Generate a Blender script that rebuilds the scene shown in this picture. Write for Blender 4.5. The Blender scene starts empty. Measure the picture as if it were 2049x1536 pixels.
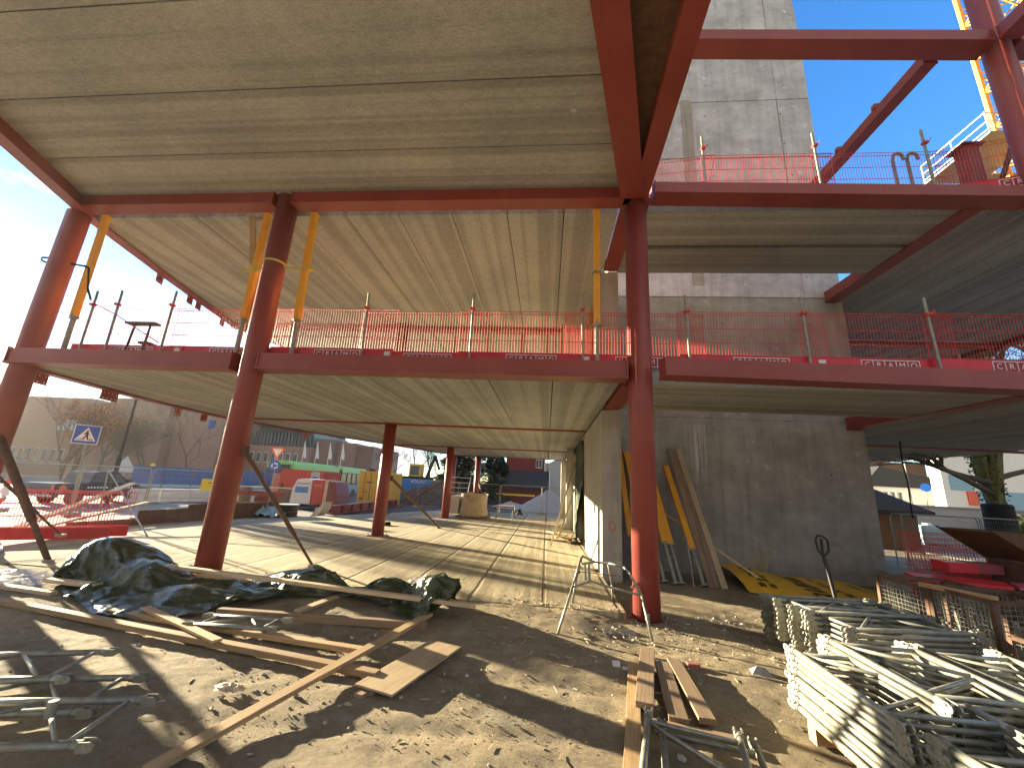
import bpy, math, random
from mathutils import Vector, Matrix, noise
random.seed(7)
R = math.radians
S = bpy.context.scene
COL = S.collection

# ------------------------------------------------------------------ camera
cam_data = bpy.data.cameras.new("camera")
cam_data.sensor_fit = 'HORIZONTAL'; cam_data.sensor_width = 36.0
cam_data.lens = 800.7 / 2049 * 36.0
cam_data.clip_start = 0.05; cam_data.clip_end = 3000
cam = bpy.data.objects.new("camera", cam_data); COL.objects.link(cam)
M3 = Matrix(((0.99526789, -0.02884223, 0.09278988),
             (0.08266996, -0.25049176, -0.96458258),
             (0.05106381, 0.967689, -0.24692202)))
cam.matrix_world = Matrix.Translation((0, 0, 1.9)) @ M3.to_4x4()
S.camera = cam

# ------------------------------------------------------------------ light
SUN_AZ = R(63.4)      # towards -X from +Y
SUN_EL = R(9.4)
world = bpy.data.worlds.new("World"); S.world = world; world.use_nodes = True
nt = world.node_tree; nt.nodes.clear()
def N(t, **kw):
    n = nt.nodes.new(t)
    for k, v in kw.items(): setattr(n, k, v)
    return n
out = N('ShaderNodeOutputWorld'); bg = N('ShaderNodeBackground')
sky = N('ShaderNodeTexSky'); sky.sky_type = 'NISHITA'; sky.sun_disc = False
sky.sun_elevation = SUN_EL; sky.sun_rotation = -SUN_AZ
sky.air_density = 1.0; sky.dust_density = 0.05; sky.ozone_density = 2.5
tc = N('ShaderNodeTexCoord'); mp = N('ShaderNodeMapping'); mp.inputs['Scale'].default_value = (1, 1, 2.2)
nz = N('ShaderNodeTexNoise'); nz.inputs['Scale'].default_value = 2.6; nz.inputs['Detail'].default_value = 8; nz.inputs['Roughness'].default_value = 0.55
nt.links.new(tc.outputs['Generated'], mp.inputs['Vector']); nt.links.new(mp.outputs['Vector'], nz.inputs['Vector'])
# clouds gather in the western half of the sky, clear to the north-east
dot = N('ShaderNodeVectorMath', operation='DOT_PRODUCT'); dot.inputs[1].default_value = (-math.sin(SUN_AZ + .25), math.cos(SUN_AZ + .25), -0.9)
nt.links.new(tc.outputs['Generated'], dot.inputs[0])
ma = N('ShaderNodeMath', operation='MULTIPLY_ADD'); ma.inputs[1].default_value = 0.75; ma.inputs[2].default_value = -0.47
nt.links.new(dot.outputs['Value'], ma.inputs[0])
ad = N('ShaderNodeMath', operation='ADD'); nt.links.new(ma.outputs[0], ad.inputs[0]); nt.links.new(nz.outputs['Fac'], ad.inputs[1])
cr = N('ShaderNodeValToRGB'); cr.color_ramp.elements[0].position = 0.42; cr.color_ramp.elements[1].position = 0.56
nt.links.new(ad.outputs[0], cr.inputs['Fac'])
mx = N('ShaderNodeMix', data_type='RGBA'); nt.links.new(cr.outputs['Color'], mx.inputs['Factor'])
hs = N('ShaderNodeHueSaturation'); hs.inputs['Saturation'].default_value = 1.22
nt.links.new(sky.outputs[0], hs.inputs['Color'])
tint = N('ShaderNodeMix', data_type='RGBA', blend_type='MULTIPLY'); tint.inputs['Factor'].default_value = 1.0
tint.inputs[7].default_value = (0.82, 0.90, 1.06, 1)
nt.links.new(hs.outputs[0], tint.inputs[6])
nt.links.new(tint.outputs[2], mx.inputs[6])
# cloud brightness: brilliant near the sun, plain grey-white elsewhere
sdot = N('ShaderNodeVectorMath', operation='DOT_PRODUCT'); sdot.inputs[1].default_value = (-math.sin(SUN_AZ) * math.cos(SUN_EL), math.cos(SUN_AZ) * math.cos(SUN_EL), math.sin(SUN_EL))
nt.links.new(tc.outputs['Generated'], sdot.inputs[0])
mrc = N('ShaderNodeMapRange'); mrc.inputs['From Min'].default_value = 0.35; mrc.inputs['From Max'].default_value = 0.95
nt.links.new(sdot.outputs['Value'], mrc.inputs['Value'])
cmix = N('ShaderNodeMix', data_type='RGBA'); cmix.inputs[6].default_value = (1.08, 1.15, 1.25, 1); cmix.inputs[7].default_value = (2.7, 2.65, 2.6, 1)
nt.links.new(mrc.outputs[0], cmix.inputs['Factor']); nt.links.new(cmix.outputs[2], mx.inputs[7])
# unseen southern cloud bank, added to whiten the fill light
sep = N('ShaderNodeSeparateXYZ'); nt.links.new(tc.outputs['Generated'], sep.inputs[0])
m1 = N('ShaderNodeMath', operation='MULTIPLY_ADD'); m1.inputs[1].default_value = -0.9; m1.inputs[2].default_value = -0.02
nt.links.new(sep.outputs['Y'], m1.inputs[0])
m2 = N('ShaderNodeMath', operation='ADD'); nt.links.new(m1.outputs[0], m2.inputs[0]); nt.links.new(nz.outputs['Fac'], m2.inputs[1])
m3 = N('ShaderNodeMath', operation='MAXIMUM'); nt.links.new(m2.outputs[0], m3.inputs[0]); nt.links.new(ad.outputs[0], m3.inputs[1])
nt.links.new(m3.outputs[0], cr.inputs['Fac'])
nt.links.new(mx.outputs[2], bg.inputs['Color'])
bg.inputs['Strength'].default_value = 0.09
nt.links.new(bg.outputs[0], out.inputs['Surface'])

sd = bpy.data.lights.new("sun", 'SUN'); sd.energy = 5.0; sd.angle = R(0.5); sd.color = (1.0, 0.85, 0.58)
so = bpy.data.objects.new("sun", sd); COL.objects.link(so)
sv = Vector((-math.sin(SUN_AZ) * math.cos(SUN_EL), math.cos(SUN_AZ) * math.cos(SUN_EL), math.sin(SUN_EL)))
so.rotation_euler = sv.to_track_quat('Z', 'Y').to_euler(); so.location = (-30, 15, 12)
S.view_settings.view_transform = 'Standard'; S.view_settings.look = 'None'
S.view_settings.exposure = 2.75; S.view_settings.gamma = 1.0
S.cycles.max_bounces = 8; S.cycles.diffuse_bounces = 5; S.cycles.glossy_bounces = 3
S.cycles.use_denoising = True
S.cycles.sample_clamp_indirect = 8.0

# ------------------------------------------------------------------ materials
MATS = {}
def new_mat(name, rough=0.6, metal=0.0):
    m = bpy.data.materials.new(name); m.use_nodes = True
    b = m.node_tree.nodes['Principled BSDF']
    b.inputs['Roughness'].default_value = rough; b.inputs['Metallic'].default_value = metal
    MATS[name] = m
    return m, m.node_tree, b
def noise_col(t, coord, scale, c1, c2, lo=0.35, hi=0.65, stretch=(1, 1, 1), detail=6, rough=0.6):
    mp = t.nodes.new('ShaderNodeMapping'); mp.inputs['Scale'].default_value = stretch
    t.links.new(coord, mp.inputs['Vector'])
    n = t.nodes.new('ShaderNodeTexNoise'); n.inputs['Scale'].default_value = scale
    n.inputs['Detail'].default_value = detail; n.inputs['Roughness'].default_value = rough
    t.links.new(mp.outputs[0], n.inputs['Vector'])
    r = t.nodes.new('ShaderNodeValToRGB')
    r.color_ramp.elements[0].position = lo; r.color_ramp.elements[1].position = hi
    r.color_ramp.elements[0].color = (*c1, 1); r.color_ramp.elements[1].color = (*c2, 1)
    t.links.new(n.outputs['Fac'], r.inputs['Fac'])
    return n, r
def mixc(t, a, b, fac, mode='MIX', f=None):
    m = t.nodes.new('ShaderNodeMix'); m.data_type = 'RGBA'; m.blend_type = mode
    if hasattr(a, 'links') or hasattr(a, 'is_linked'): t.links.new(a, m.inputs[6])
    else: m.inputs[6].default_value = (*a, 1)
    if hasattr(b, 'is_linked'): t.links.new(b, m.inputs[7])
    else: m.inputs[7].default_value = (*b, 1)
    if hasattr(fac, 'is_linked'): t.links.new(fac, m.inputs['Factor'])
    else: m.inputs['Factor'].default_value = fac
    return m.outputs[2]
def bump(t, b, h, strength=0.3, dist=0.02):
    n = t.nodes.new('ShaderNodeBump'); n.inputs['Strength'].default_value = strength; n.inputs['Distance'].default_value = dist
    t.links.new(h, n.inputs['Height'])
    if b.inputs['Normal'].is_linked:
        t.links.new(b.inputs['Normal'].links[0].from_socket, n.inputs['Normal'])
    t.links.new(n.outputs[0], b.inputs['Normal'])
def objc(t):
    c = t.nodes.new('ShaderNodeTexCoord'); return c.outputs['Object']
def posc(t):
    c = t.nodes.new('ShaderNodeNewGeometry'); return c.outputs['Position']

def simple(name, c1, c2=None, rough=0.5, metal=0.0, scale=6, bmp=0.0, stretch=(1, 1, 1), lo=.35, hi=.65):
    m, t, b = new_mat(name, rough, metal)
    c2 = c2 or tuple(x * 0.8 for x in c1)
    n, r = noise_col(t, objc(t), scale, c1, c2, lo, hi, stretch)
    t.links.new(r.outputs[0], b.inputs['Base Color'])
    if bmp: bump(t, b, n.outputs['Fac'], bmp, 0.01)
    return m

def steel():
    m, t, b = new_mat('red_primer_steel', 0.46)
    p = posc(t)
    n, r = noise_col(t, p, 1.3, (0.225, 0.040, 0.033), (0.27, 0.056, 0.045))
    n2, r2 = noise_col(t, p, 14, (1, 1, 1), (0.72, 0.66, 0.6), 0.62, 0.74, (1, 1, 3))
    c = mixc(t, r.outputs[0], r2.outputs[0], 0.8, 'MULTIPLY')
    n3, r3 = noise_col(t, p, 26, (0, 0, 0), (0.8, 0.8, 0.8), 0.69, 0.74)
    c = mixc(t, c, (0.42, 0.33, 0.28), r3.outputs[0])
    n5, r5 = noise_col(t, p, 0.8, (0, 0, 0), (0.5, 0.5, 0.5), 0.52, 0.7, (1, 1, 1), 8, 0.7)
    c = mixc(t, c, (0.26, 0.09, 0.06), r5.outputs[0])
    t.links.new(c, b.inputs['Base Color'])
    bump(t, b, n2.outputs['Fac'], 0.05, 0.004)
steel()
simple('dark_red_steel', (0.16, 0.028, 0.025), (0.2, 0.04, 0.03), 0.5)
simple('rusty_steel', (0.16, 0.085, 0.055), (0.09, 0.05, 0.035), 0.8, 0.2, 9, 0.3)

def plank_concrete(name, axis):
    m, t, b = new_mat(name, 0.9)
    p = posc(t)
    st = (0.012, 2.4, 1) if axis == 'X' else (2.4, 0.012, 1)
    n, r = noise_col(t, p, 1.5, (0.425, 0.44, 0.43), (0.315, 0.325, 0.315), 0.44, 0.56, st, 4, 0.6)
    st2 = (4.5, 10, 1) if axis == 'X' else (10, 4.5, 1)
    n2, r2 = noise_col(t, p, 2.0, (1, 1, 1), (0.76, 0.76, 0.76), 0.42, 0.62, st2, 8, 0.75)
    n3, r3 = noise_col(t, p, 0.5, (0.85, 0.85, 0.86), (1.1, 1.08, 1.04), 0.35, 0.65)
    n4, r4 = noise_col(t, p, 42, (1.05, 1.05, 1.05), (0.74, 0.74, 0.74), 0.42, 0.7)
    c = mixc(t, r.outputs[0], r2.outputs[0], 0.8, 'MULTIPLY')
    c = mixc(t, c, r3.outputs[0], 1.0, 'MULTIPLY')
    c = mixc(t, c, r4.outputs[0], 1.0, 'MULTIPLY')
    n5, r5 = noise_col(t, p, 1.1, (0, 0, 0), (1, 1, 1), 0.66, 0.72, (1, 1, 1), 9, 0.7)
    c = mixc(t, c, (0.55, 0.52, 0.45), r5.outputs[0])
    t.links.new(c, b.inputs['Base Color'])
    bump(t, b, n2.outputs['Fac'], 0.35, 0.01); bump(t, b, n4.outputs['Fac'], 0.2, 0.004)
plank_concrete('plank_concrete_x', 'X'); plank_concrete('plank_concrete_y', 'Y')

def wall_concrete(name, c1, c2, joints=True):
    m, t, b = new_mat(name, 0.8)
    p = posc(t)
    n, r = noise_col(t, p, 1.1, c1, c2, 0.36, 0.66, (1, 1, 1.4), 9, 0.68)
    n2, r2 = noise_col(t, p, 2.0, (1, 1, 1), (0.70, 0.69, 0.68), 0.44, 0.72, (3.2, 3.2, 0.25), 6)
    n3, r3 = noise_col(t, p, 45, (1, 1, 1), (0.88, 0.88, 0.88), 0.55, 0.7)
    n4, r4 = noise_col(t, p, 2.3, (0, 0, 0), (1, 1, 1), 0.58, 0.70, (1, 1, 1), 10, 0.75)
    c = mixc(t, r.outputs[0], r2.outputs[0], 0.7, 'MULTIPLY')
    c = mixc(t, c, r3.outputs[0], 1.0, 'MULTIPLY')
    c = mixc(t, c, tuple(min(1, x * 1.35) for x in c1), r4.outputs[0])
    t.links.new(c, b.inputs['Base Color'])
    bump(t, b, n3.outputs['Fac'], 0.15, 0.004)
wall_concrete('core_concrete', (0.40, 0.375, 0.335), (0.27, 0.255, 0.225))
wall_concrete('skylit_concrete', (0.66, 0.67, 0.665), (0.42, 0.425, 0.42))  # paler copy of the core concrete, upper lifts' sky brightness put into its colour
wall_concrete('precast_concrete', (0.44, 0.41, 0.35), (0.34, 0.32, 0.27))
simple('joint_dark', (0.10, 0.10, 0.09), (0.07, 0.07, 0.065), 0.9)
simple('joint_soft', (0.27, 0.27, 0.26), (0.23, 0.23, 0.22), 0.9)

def sand_floor():
    m, t, b = new_mat('sandy_floor', 0.95)
    p = posc(t)
    n, r = noise_col(t, p, 0.7, (0.46, 0.385, 0.235), (0.34, 0.283, 0.175), 0.35, 0.66, (1.6, 0.35, 1), 8, 0.65)
    n2, r2 = noise_col(t, p, 7, (1, 1, 1), (0.70, 0.68, 0.64), 0.45, 0.7, (1.4, 0.5, 1), 8, 0.7)
    c = mixc(t, r.outputs[0], r2.outputs[0], 0.8, 'MULTIPLY')
    n9, r9 = noise_col(t, p, 1.6, (1.08, 1.08, 1.06), (0.70, 0.69, 0.66), 0.40, 0.60, (4.2, 0.10, 1), 5, 0.6)
    c = mixc(t, c, r9.outputs[0], 0.9, 'MULTIPLY')
    # plank joints running away from the camera, one every 1.2 m
    sx = t.nodes.new('ShaderNodeSeparateXYZ'); t.links.new(p, sx.inputs[0])
    nn, rr = noise_col(t, p, 3, (0, 0, 0), (1, 1, 1), 0.2, 0.8)
    wob = t.nodes.new('ShaderNodeMath'); wob.operation = 'MULTIPLY_ADD'; wob.inputs[1].default_value = 0.05
    t.links.new(nn.outputs['Fac'], wob.inputs[0]); t.links.new(sx.outputs[0], wob.inputs[2])
    a = t.nodes.new('ShaderNodeMath'); a.operation = 'MULTIPLY_ADD'; a.inputs[1].default_value = 1 / 1.2; a.inputs[2].default_value = 0.47 + 10
    t.links.new(wob.outputs[0], a.inputs[0])
    fr = t.nodes.new('ShaderNodeMath'); fr.operation = 'FRACT'; t.links.new(a.outputs[0], fr.inputs[0])
    sb = t.nodes.new('ShaderNodeMath'); sb.operation = 'SUBTRACT'; sb.inputs[1].default_value = 0.5; t.links.new(fr.outputs[0], sb.inputs[0])
    ab = t.nodes.new('ShaderNodeMath'); ab.operation = 'ABSOLUTE'; t.links.new(sb.outputs[0], ab.inputs[0])
    rp = t.nodes.new('ShaderNodeValToRGB'); rp.color_ramp.elements[0].position = 0.012; rp.color_ramp.elements[1].position = 0.035
    t.links.new(ab.outputs[0], rp.inputs['Fac'])
    c2 = mixc(t, (0.20, 0.145, 0.09), c, rp.outputs[0])
    t.links.new(c2, b.inputs['Base Color'])
    bump(t, b, rp.outputs[0], 0.9, 0.03); bump(t, b, n2.outputs['Fac'], 0.5, 0.03)
    n6, r6 = noise_col(t, p, 40, (0, 0, 0), (1, 1, 1), 0.3, 0.8)
    bump(t, b, n6.outputs['Fac'], 0.4, 0.01)
sand_floor()

def dirt():
    m, t, b = new_mat('site_dirt', 0.95)
    p = posc(t)
    n, r = noise_col(t, p, 0.55, (0.39, 0.316, 0.196), (0.235, 0.188, 0.118), 0.34, 0.66, (1, 1.5, 1), 10, 0.7)
    n2, r2 = noise_col(t, p, 9, (1.12, 1.10, 1.06), (0.56, 0.54, 0.5), 0.38, 0.68, (1, 1, 1), 12, 0.82)
    n3, r3 = noise_col(t, p, 1.7, (0, 0, 0), (1, 1, 1), 0.56, 0.7, (1, 1, 1), 9, 0.7)
    c = mixc(t, r.outputs[0], r2.outputs[0], 0.9, 'MULTIPLY')
    c = mixc(t, c, (0.36, 0.325, 0.25), r3.outputs[0])
    n7, r7 = noise_col(t, p, 0.45, (0, 0, 0), (0.75, 0.75, 0.75), 0.52, 0.62, (1, 1, 1), 8, 0.7)
    c = mixc(t, c, (0.13, 0.10, 0.062), r7.outputs[0])
    n4, r4 = noise_col(t, p, 60, (0, 0, 0), (1, 1, 1), 0.62, 0.7, (1, 1, 1), 4, 0.6)
    c = mixc(t, c, (0.46, 0.41, 0.31), r4.outputs[0])
    t.links.new(c, b.inputs['Base Color'])
    bump(t, b, n2.outputs['Fac'], 1.0, 0.05); bump(t, b, n4.outputs['Fac'], 0.8, 0.014)
dirt()

def wood(name, c1, c2, rough=0.75):
    m, t, b = new_mat(name, rough)
    o = objc(t)
    oi = t.nodes.new('ShaderNodeObjectInfo')
    va = t.nodes.new('ShaderNodeVectorMath'); va.operation = 'ADD'
    sc = t.nodes.new('ShaderNodeVectorMath'); sc.operation = 'SCALE'; sc.inputs['Scale'].default_value = 37.0
    t.links.new(oi.outputs['Random'], sc.inputs[0]); t.links.new(o, va.inputs[0]); t.links.new(sc.outputs[0], va.inputs[1])
    n, r = noise_col(t, va.outputs[0], 5, c1, c2, 0.34, 0.66, (0.35, 14, 14), 8, 0.65)
    n2, r2 = noise_col(t, va.outputs[0], 2.2, (1, 1, 1), (0.62, 0.6, 0.56), 0.42, 0.75, (0.8, 2, 2), 8, 0.7)
    c = mixc(t, r.outputs[0], r2.outputs[0], 0.8, 'MULTIPLY')
    hv = t.nodes.new('ShaderNodeHueSaturation')
    mr = t.nodes.new('ShaderNodeMapRange'); mr.inputs['To Min'].default_value = 0.75; mr.inputs['To Max'].default_value = 1.2
    t.links.new(oi.outputs['Random'], mr.inputs['Value']); t.links.new(mr.outputs[0], hv.inputs['Value']); t.links.new(c, hv.inputs['Color'])
    t.links.new(hv.outputs[0], b.inputs['Base Color'])
    bump(t, b, n.outputs['Fac'], 0.35, 0.004)
wood('raw_wood', (0.50, 0.335, 0.165), (0.30, 0.19, 0.095))
wood('old_wood', (0.33, 0.23, 0.14), (0.20, 0.135, 0.085))
wood('fresh_wood', (0.62, 0.47, 0.29), (0.48, 0.35, 0.21))
wood('plywood', (0.44, 0.33, 0.19), (0.34, 0.24, 0.14))

def galv():
    m, t, b = new_mat('galvanised', 0.5, 0.45)
    n, r = noise_col(t, posc(t), 12, (0.33, 0.325, 0.27), (0.21, 0.21, 0.175), 0.35, 0.65, (1, 1, 1), 6)
    n2, r2 = noise_col(t, posc(t), 5, (0, 0, 0), (1, 1, 1), 0.6, 0.72)
    c = mixc(t, r.outputs[0], (0.30, 0.25, 0.19), r2.outputs[0])
    t.links.new(c, b.inputs['Base Color'])
    bump(t, b, n.outputs['Fac'], 0.1, 0.003)
galv()
simple('prop_orange', (0.88, 0.44, 0.035), (0.76, 0.36, 0.03), 0.42, 0, 4)
simple('barrier_red', (0.60, 0.05, 0.04), (0.52, 0.04, 0.035), 0.45)
simple('toe_board_red', (0.62, 0.025, 0.045), (0.52, 0.02, 0.035), 0.4)
simple('logo_white', (0.74, 0.70, 0.68), (0.7, 0.66, 0.64), 0.5)
simple('logo_cell', (0.33, 0.02, 0.05), (0.28, 0.02, 0.04), 0.5)
simple('strap_yellow', (0.55, 0.50, 0.12), (0.42, 0.38, 0.10), 0.7)
simple('white_paint', (0.75, 0.74, 0.72), (0.66, 0.65, 0.63), 0.45)
simple('black_rubber', (0.02, 0.02, 0.02), (0.03, 0.03, 0.028), 0.7)
simple('asphalt', (0.10, 0.10, 0.10), (0.07, 0.07, 0.07), 0.9, 0, 30, 0.2)
simple('pavement', (0.20, 0.19, 0.17), (0.15, 0.145, 0.13), 0.9, 0, 3, 0.1)
simple('brick_wall', (0.24, 0.155, 0.13), (0.19, 0.125, 0.105), 0.85, 0, 2, 0, (1, 1, 3))
simple('brick_pale', (0.30, 0.19, 0.155), (0.24, 0.155, 0.125), 0.85, 0, 2, 0, (1, 1, 3))
simple('roof_dark', (0.035, 0.035, 0.035), (0.022, 0.022, 0.022), 0.95)
simple('red_timber', (0.20, 0.03, 0.03), (0.14, 0.02, 0.02), 0.8, 0, 3, 0.2, (1, 1, 12))
simple('brown_timber', (0.13, 0.07, 0.035), (0.09, 0.045, 0.02), 0.8, 0, 3, 0.2, (12, 12, 1))
simple('white_render', (0.80, 0.78, 0.70), (0.72, 0.70, 0.63), 0.7)
simple('grey_render', (0.42, 0.43, 0.43), (0.36, 0.37, 0.37), 0.8)
simple('sign_blue', (0.015, 0.10, 0.42), (0.012, 0.08, 0.36), 0.35)
simple('sign_black', (0.01, 0.01, 0.01), (0.015, 0.015, 0.015), 0.5)
simple('hoarding_blue', (0.04, 0.11, 0.30), (0.03, 0.09, 0.25), 0.5)
simple('sign_yellow', (0.75, 0.62, 0.02), (0.7, 0.56, 0.02), 0.45)
simple('orange_red', (0.75, 0.12, 0.05), (0.65, 0.10, 0.04), 0.5)
simple('container_red', (0.50, 0.07, 0.045), (0.40, 0.05, 0.035), 0.55)
simple('container_yellow', (0.66, 0.42, 0.05), (0.52, 0.33, 0.05), 0.55)
simple('hoarding_pink', (0.55, 0.20, 0.14), (0.46, 0.17, 0.12), 0.6)
simple('bus_green', (0.22, 0.52, 0.12), (0.19, 0.46, 0.10), 0.35)
simple('bus_dark', (0.02, 0.035, 0.045), (0.015, 0.03, 0.04), 0.2)
simple('bus_blue', (0.04, 0.16, 0.28), (0.03, 0.13, 0.24), 0.35)
simple('car_paint', (0.028, 0.034, 0.05), (0.022, 0.028, 0.042), 0.25)
simple('chrome', (0.6, 0.6, 0.6), (0.5, 0.5, 0.5), 0.25, 0.9)
simple('crane_yellow', (0.78, 0.36, 0.03), (0.68, 0.30, 0.03), 0.45)
simple('soil', (0.075, 0.055, 0.042), (0.045, 0.034, 0.028), 0.95, 0, 4, 0.8)
simple('gravel_grey', (0.34, 0.32, 0.30), (0.24, 0.23, 0.215), 0.95, 0, 14, 0.8)
simple('bark', (0.16, 0.12, 0.08), (0.09, 0.07, 0.05), 0.95, 0, 6, 0.6, (2, 2, 0.5))
simple('mossy_bark', (0.20, 0.19, 0.06), (0.12, 0.10, 0.045), 0.95, 0, 4, 0.6, (2, 2, 0.5))
simple('twig', (0.14, 0.10, 0.075), (0.10, 0.07, 0.055), 0.95)
simple('dry_leaf', (0.50, 0.20, 0.06), (0.36, 0.13, 0.05), 0.8)
simple('conifer_leaf', (0.028, 0.045, 0.02), (0.018, 0.03, 0.013), 0.9)
simple('ivy_leaf', (0.10, 0.12, 0.03), (0.06, 0.08, 0.02), 0.9)
simple('brick_stone', (0.40, 0.35, 0.27), (0.26, 0.22, 0.17), 0.9, 0, 20, 0.3)
simple('red_brick', (0.35, 0.12, 0.08), (0.28, 0.10, 0.07), 0.9)
simple('bag_cloth', (0.62, 0.50, 0.34), (0.50, 0.38, 0.24), 0.8, 0, 5, 0.5)
simple('bag_white', (0.66, 0.62, 0.56), (0.55, 0.52, 0.47), 0.7, 0, 5, 0.5)
simple('blue_plastic', (0.08, 0.25, 0.55), (0.06, 0.2, 0.45), 0.4)
simple('teal_plastic', (0.25, 0.42, 0.5), (0.2, 0.35, 0.44), 0.4)
simple('excavator_blue', (0.03, 0.16, 0.45), (0.02, 0.13, 0.4), 0.4)
simple('excavator_yellow', (0.62, 0.43, 0.05), (0.5, 0.35, 0.05), 0.5)
simple('felt_black', (0.015, 0.014, 0.012), (0.02, 0.019, 0.016), 0.9)
simple('magenta_sheet', (0.45, 0.09, 0.12), (0.35, 0.08, 0.10), 0.5)
simple('spray_red', (0.65, 0.10, 0.06), (0.6, 0.10, 0.06), 0.8)
simple('lime_stain', (0.46, 0.44, 0.40), (0.36, 0.34, 0.30), 0.9)

def glass_mat():
    m, t, b = new_mat('window_glass', 0.08)
    b.inputs['Base Color'].default_value = (0.05, 0.07, 0.085, 1)
glass_mat()
def tarp_mat():
    m, t, b = new_mat('green_tarp', 0.27)
    p = posc(t)
    n, r = noise_col(t, p, 3, (0.022, 0.034, 0.016), (0.055, 0.064, 0.026), 0.35, 0.65)
    t.links.new(r.outputs[0], b.inputs['Base Color'])
    n2, r2 = noise_col(t, p, 7, (0, 0, 0), (1, 1, 1), 0.2, 0.8, (1, 1, 1), 5, 0.6)
    n2.inputs['Distortion'].default_value = 1.6
    bump(t, b, n2.outputs['Fac'], 0.25, 0.02)
    for sc_, st_, ds_ in ((7, 0.45, 0.03),):
        vo = t.nodes.new('ShaderNodeTexVoronoi'); vo.inputs['Scale'].default_value = sc_
        va = t.nodes.new('ShaderNodeVectorMath'); va.operation = 'MULTIPLY_ADD'; va.inputs[1].default_value = (.22, .22, .22)
        mq = t.nodes.new('ShaderNodeMapping'); mq.inputs['Rotation'].default_value = (0, 0, .5 if sc_ < 8 else -.6); mq.inputs['Scale'].default_value = (.55, 2.3, 1.6)
        t.links.new(n2.outputs['Color'], va.inputs[0]); t.links.new(p, va.inputs[2]); t.links.new(va.outputs[0], mq.inputs['Vector']); t.links.new(mq.outputs[0], vo.inputs['Vector'])
        bump(t, b, vo.outputs['Distance'], st_, ds_)
tarp_mat()
def sheet_mat():
    m, t, b = new_mat('yellow_sheet', 0.45)
    n, r = noise_col(t, posc(t), 5, (0.85, 0.47, 0.015), (0.72, 0.38, 0.012))
    t.links.new(r.outputs[0], b.inputs['Base Color'])
    bump(t, b, n.outputs['Fac'], 0.5, 0.05)
sheet_mat()
def clear_mat():
    m, t, b = new_mat('clear_film', 0.18)
    b.inputs['Base Color'].default_value = (0.8, 0.8, 0.78, 1)
    b.inputs['Alpha'].default_value = 0.38
    n, r = noise_col(t, posc(t), 22, (0, 0, 0), (1, 1, 1)); bump(t, b, n.outputs['Fac'], 0.8, 0.02)
clear_mat()

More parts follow.
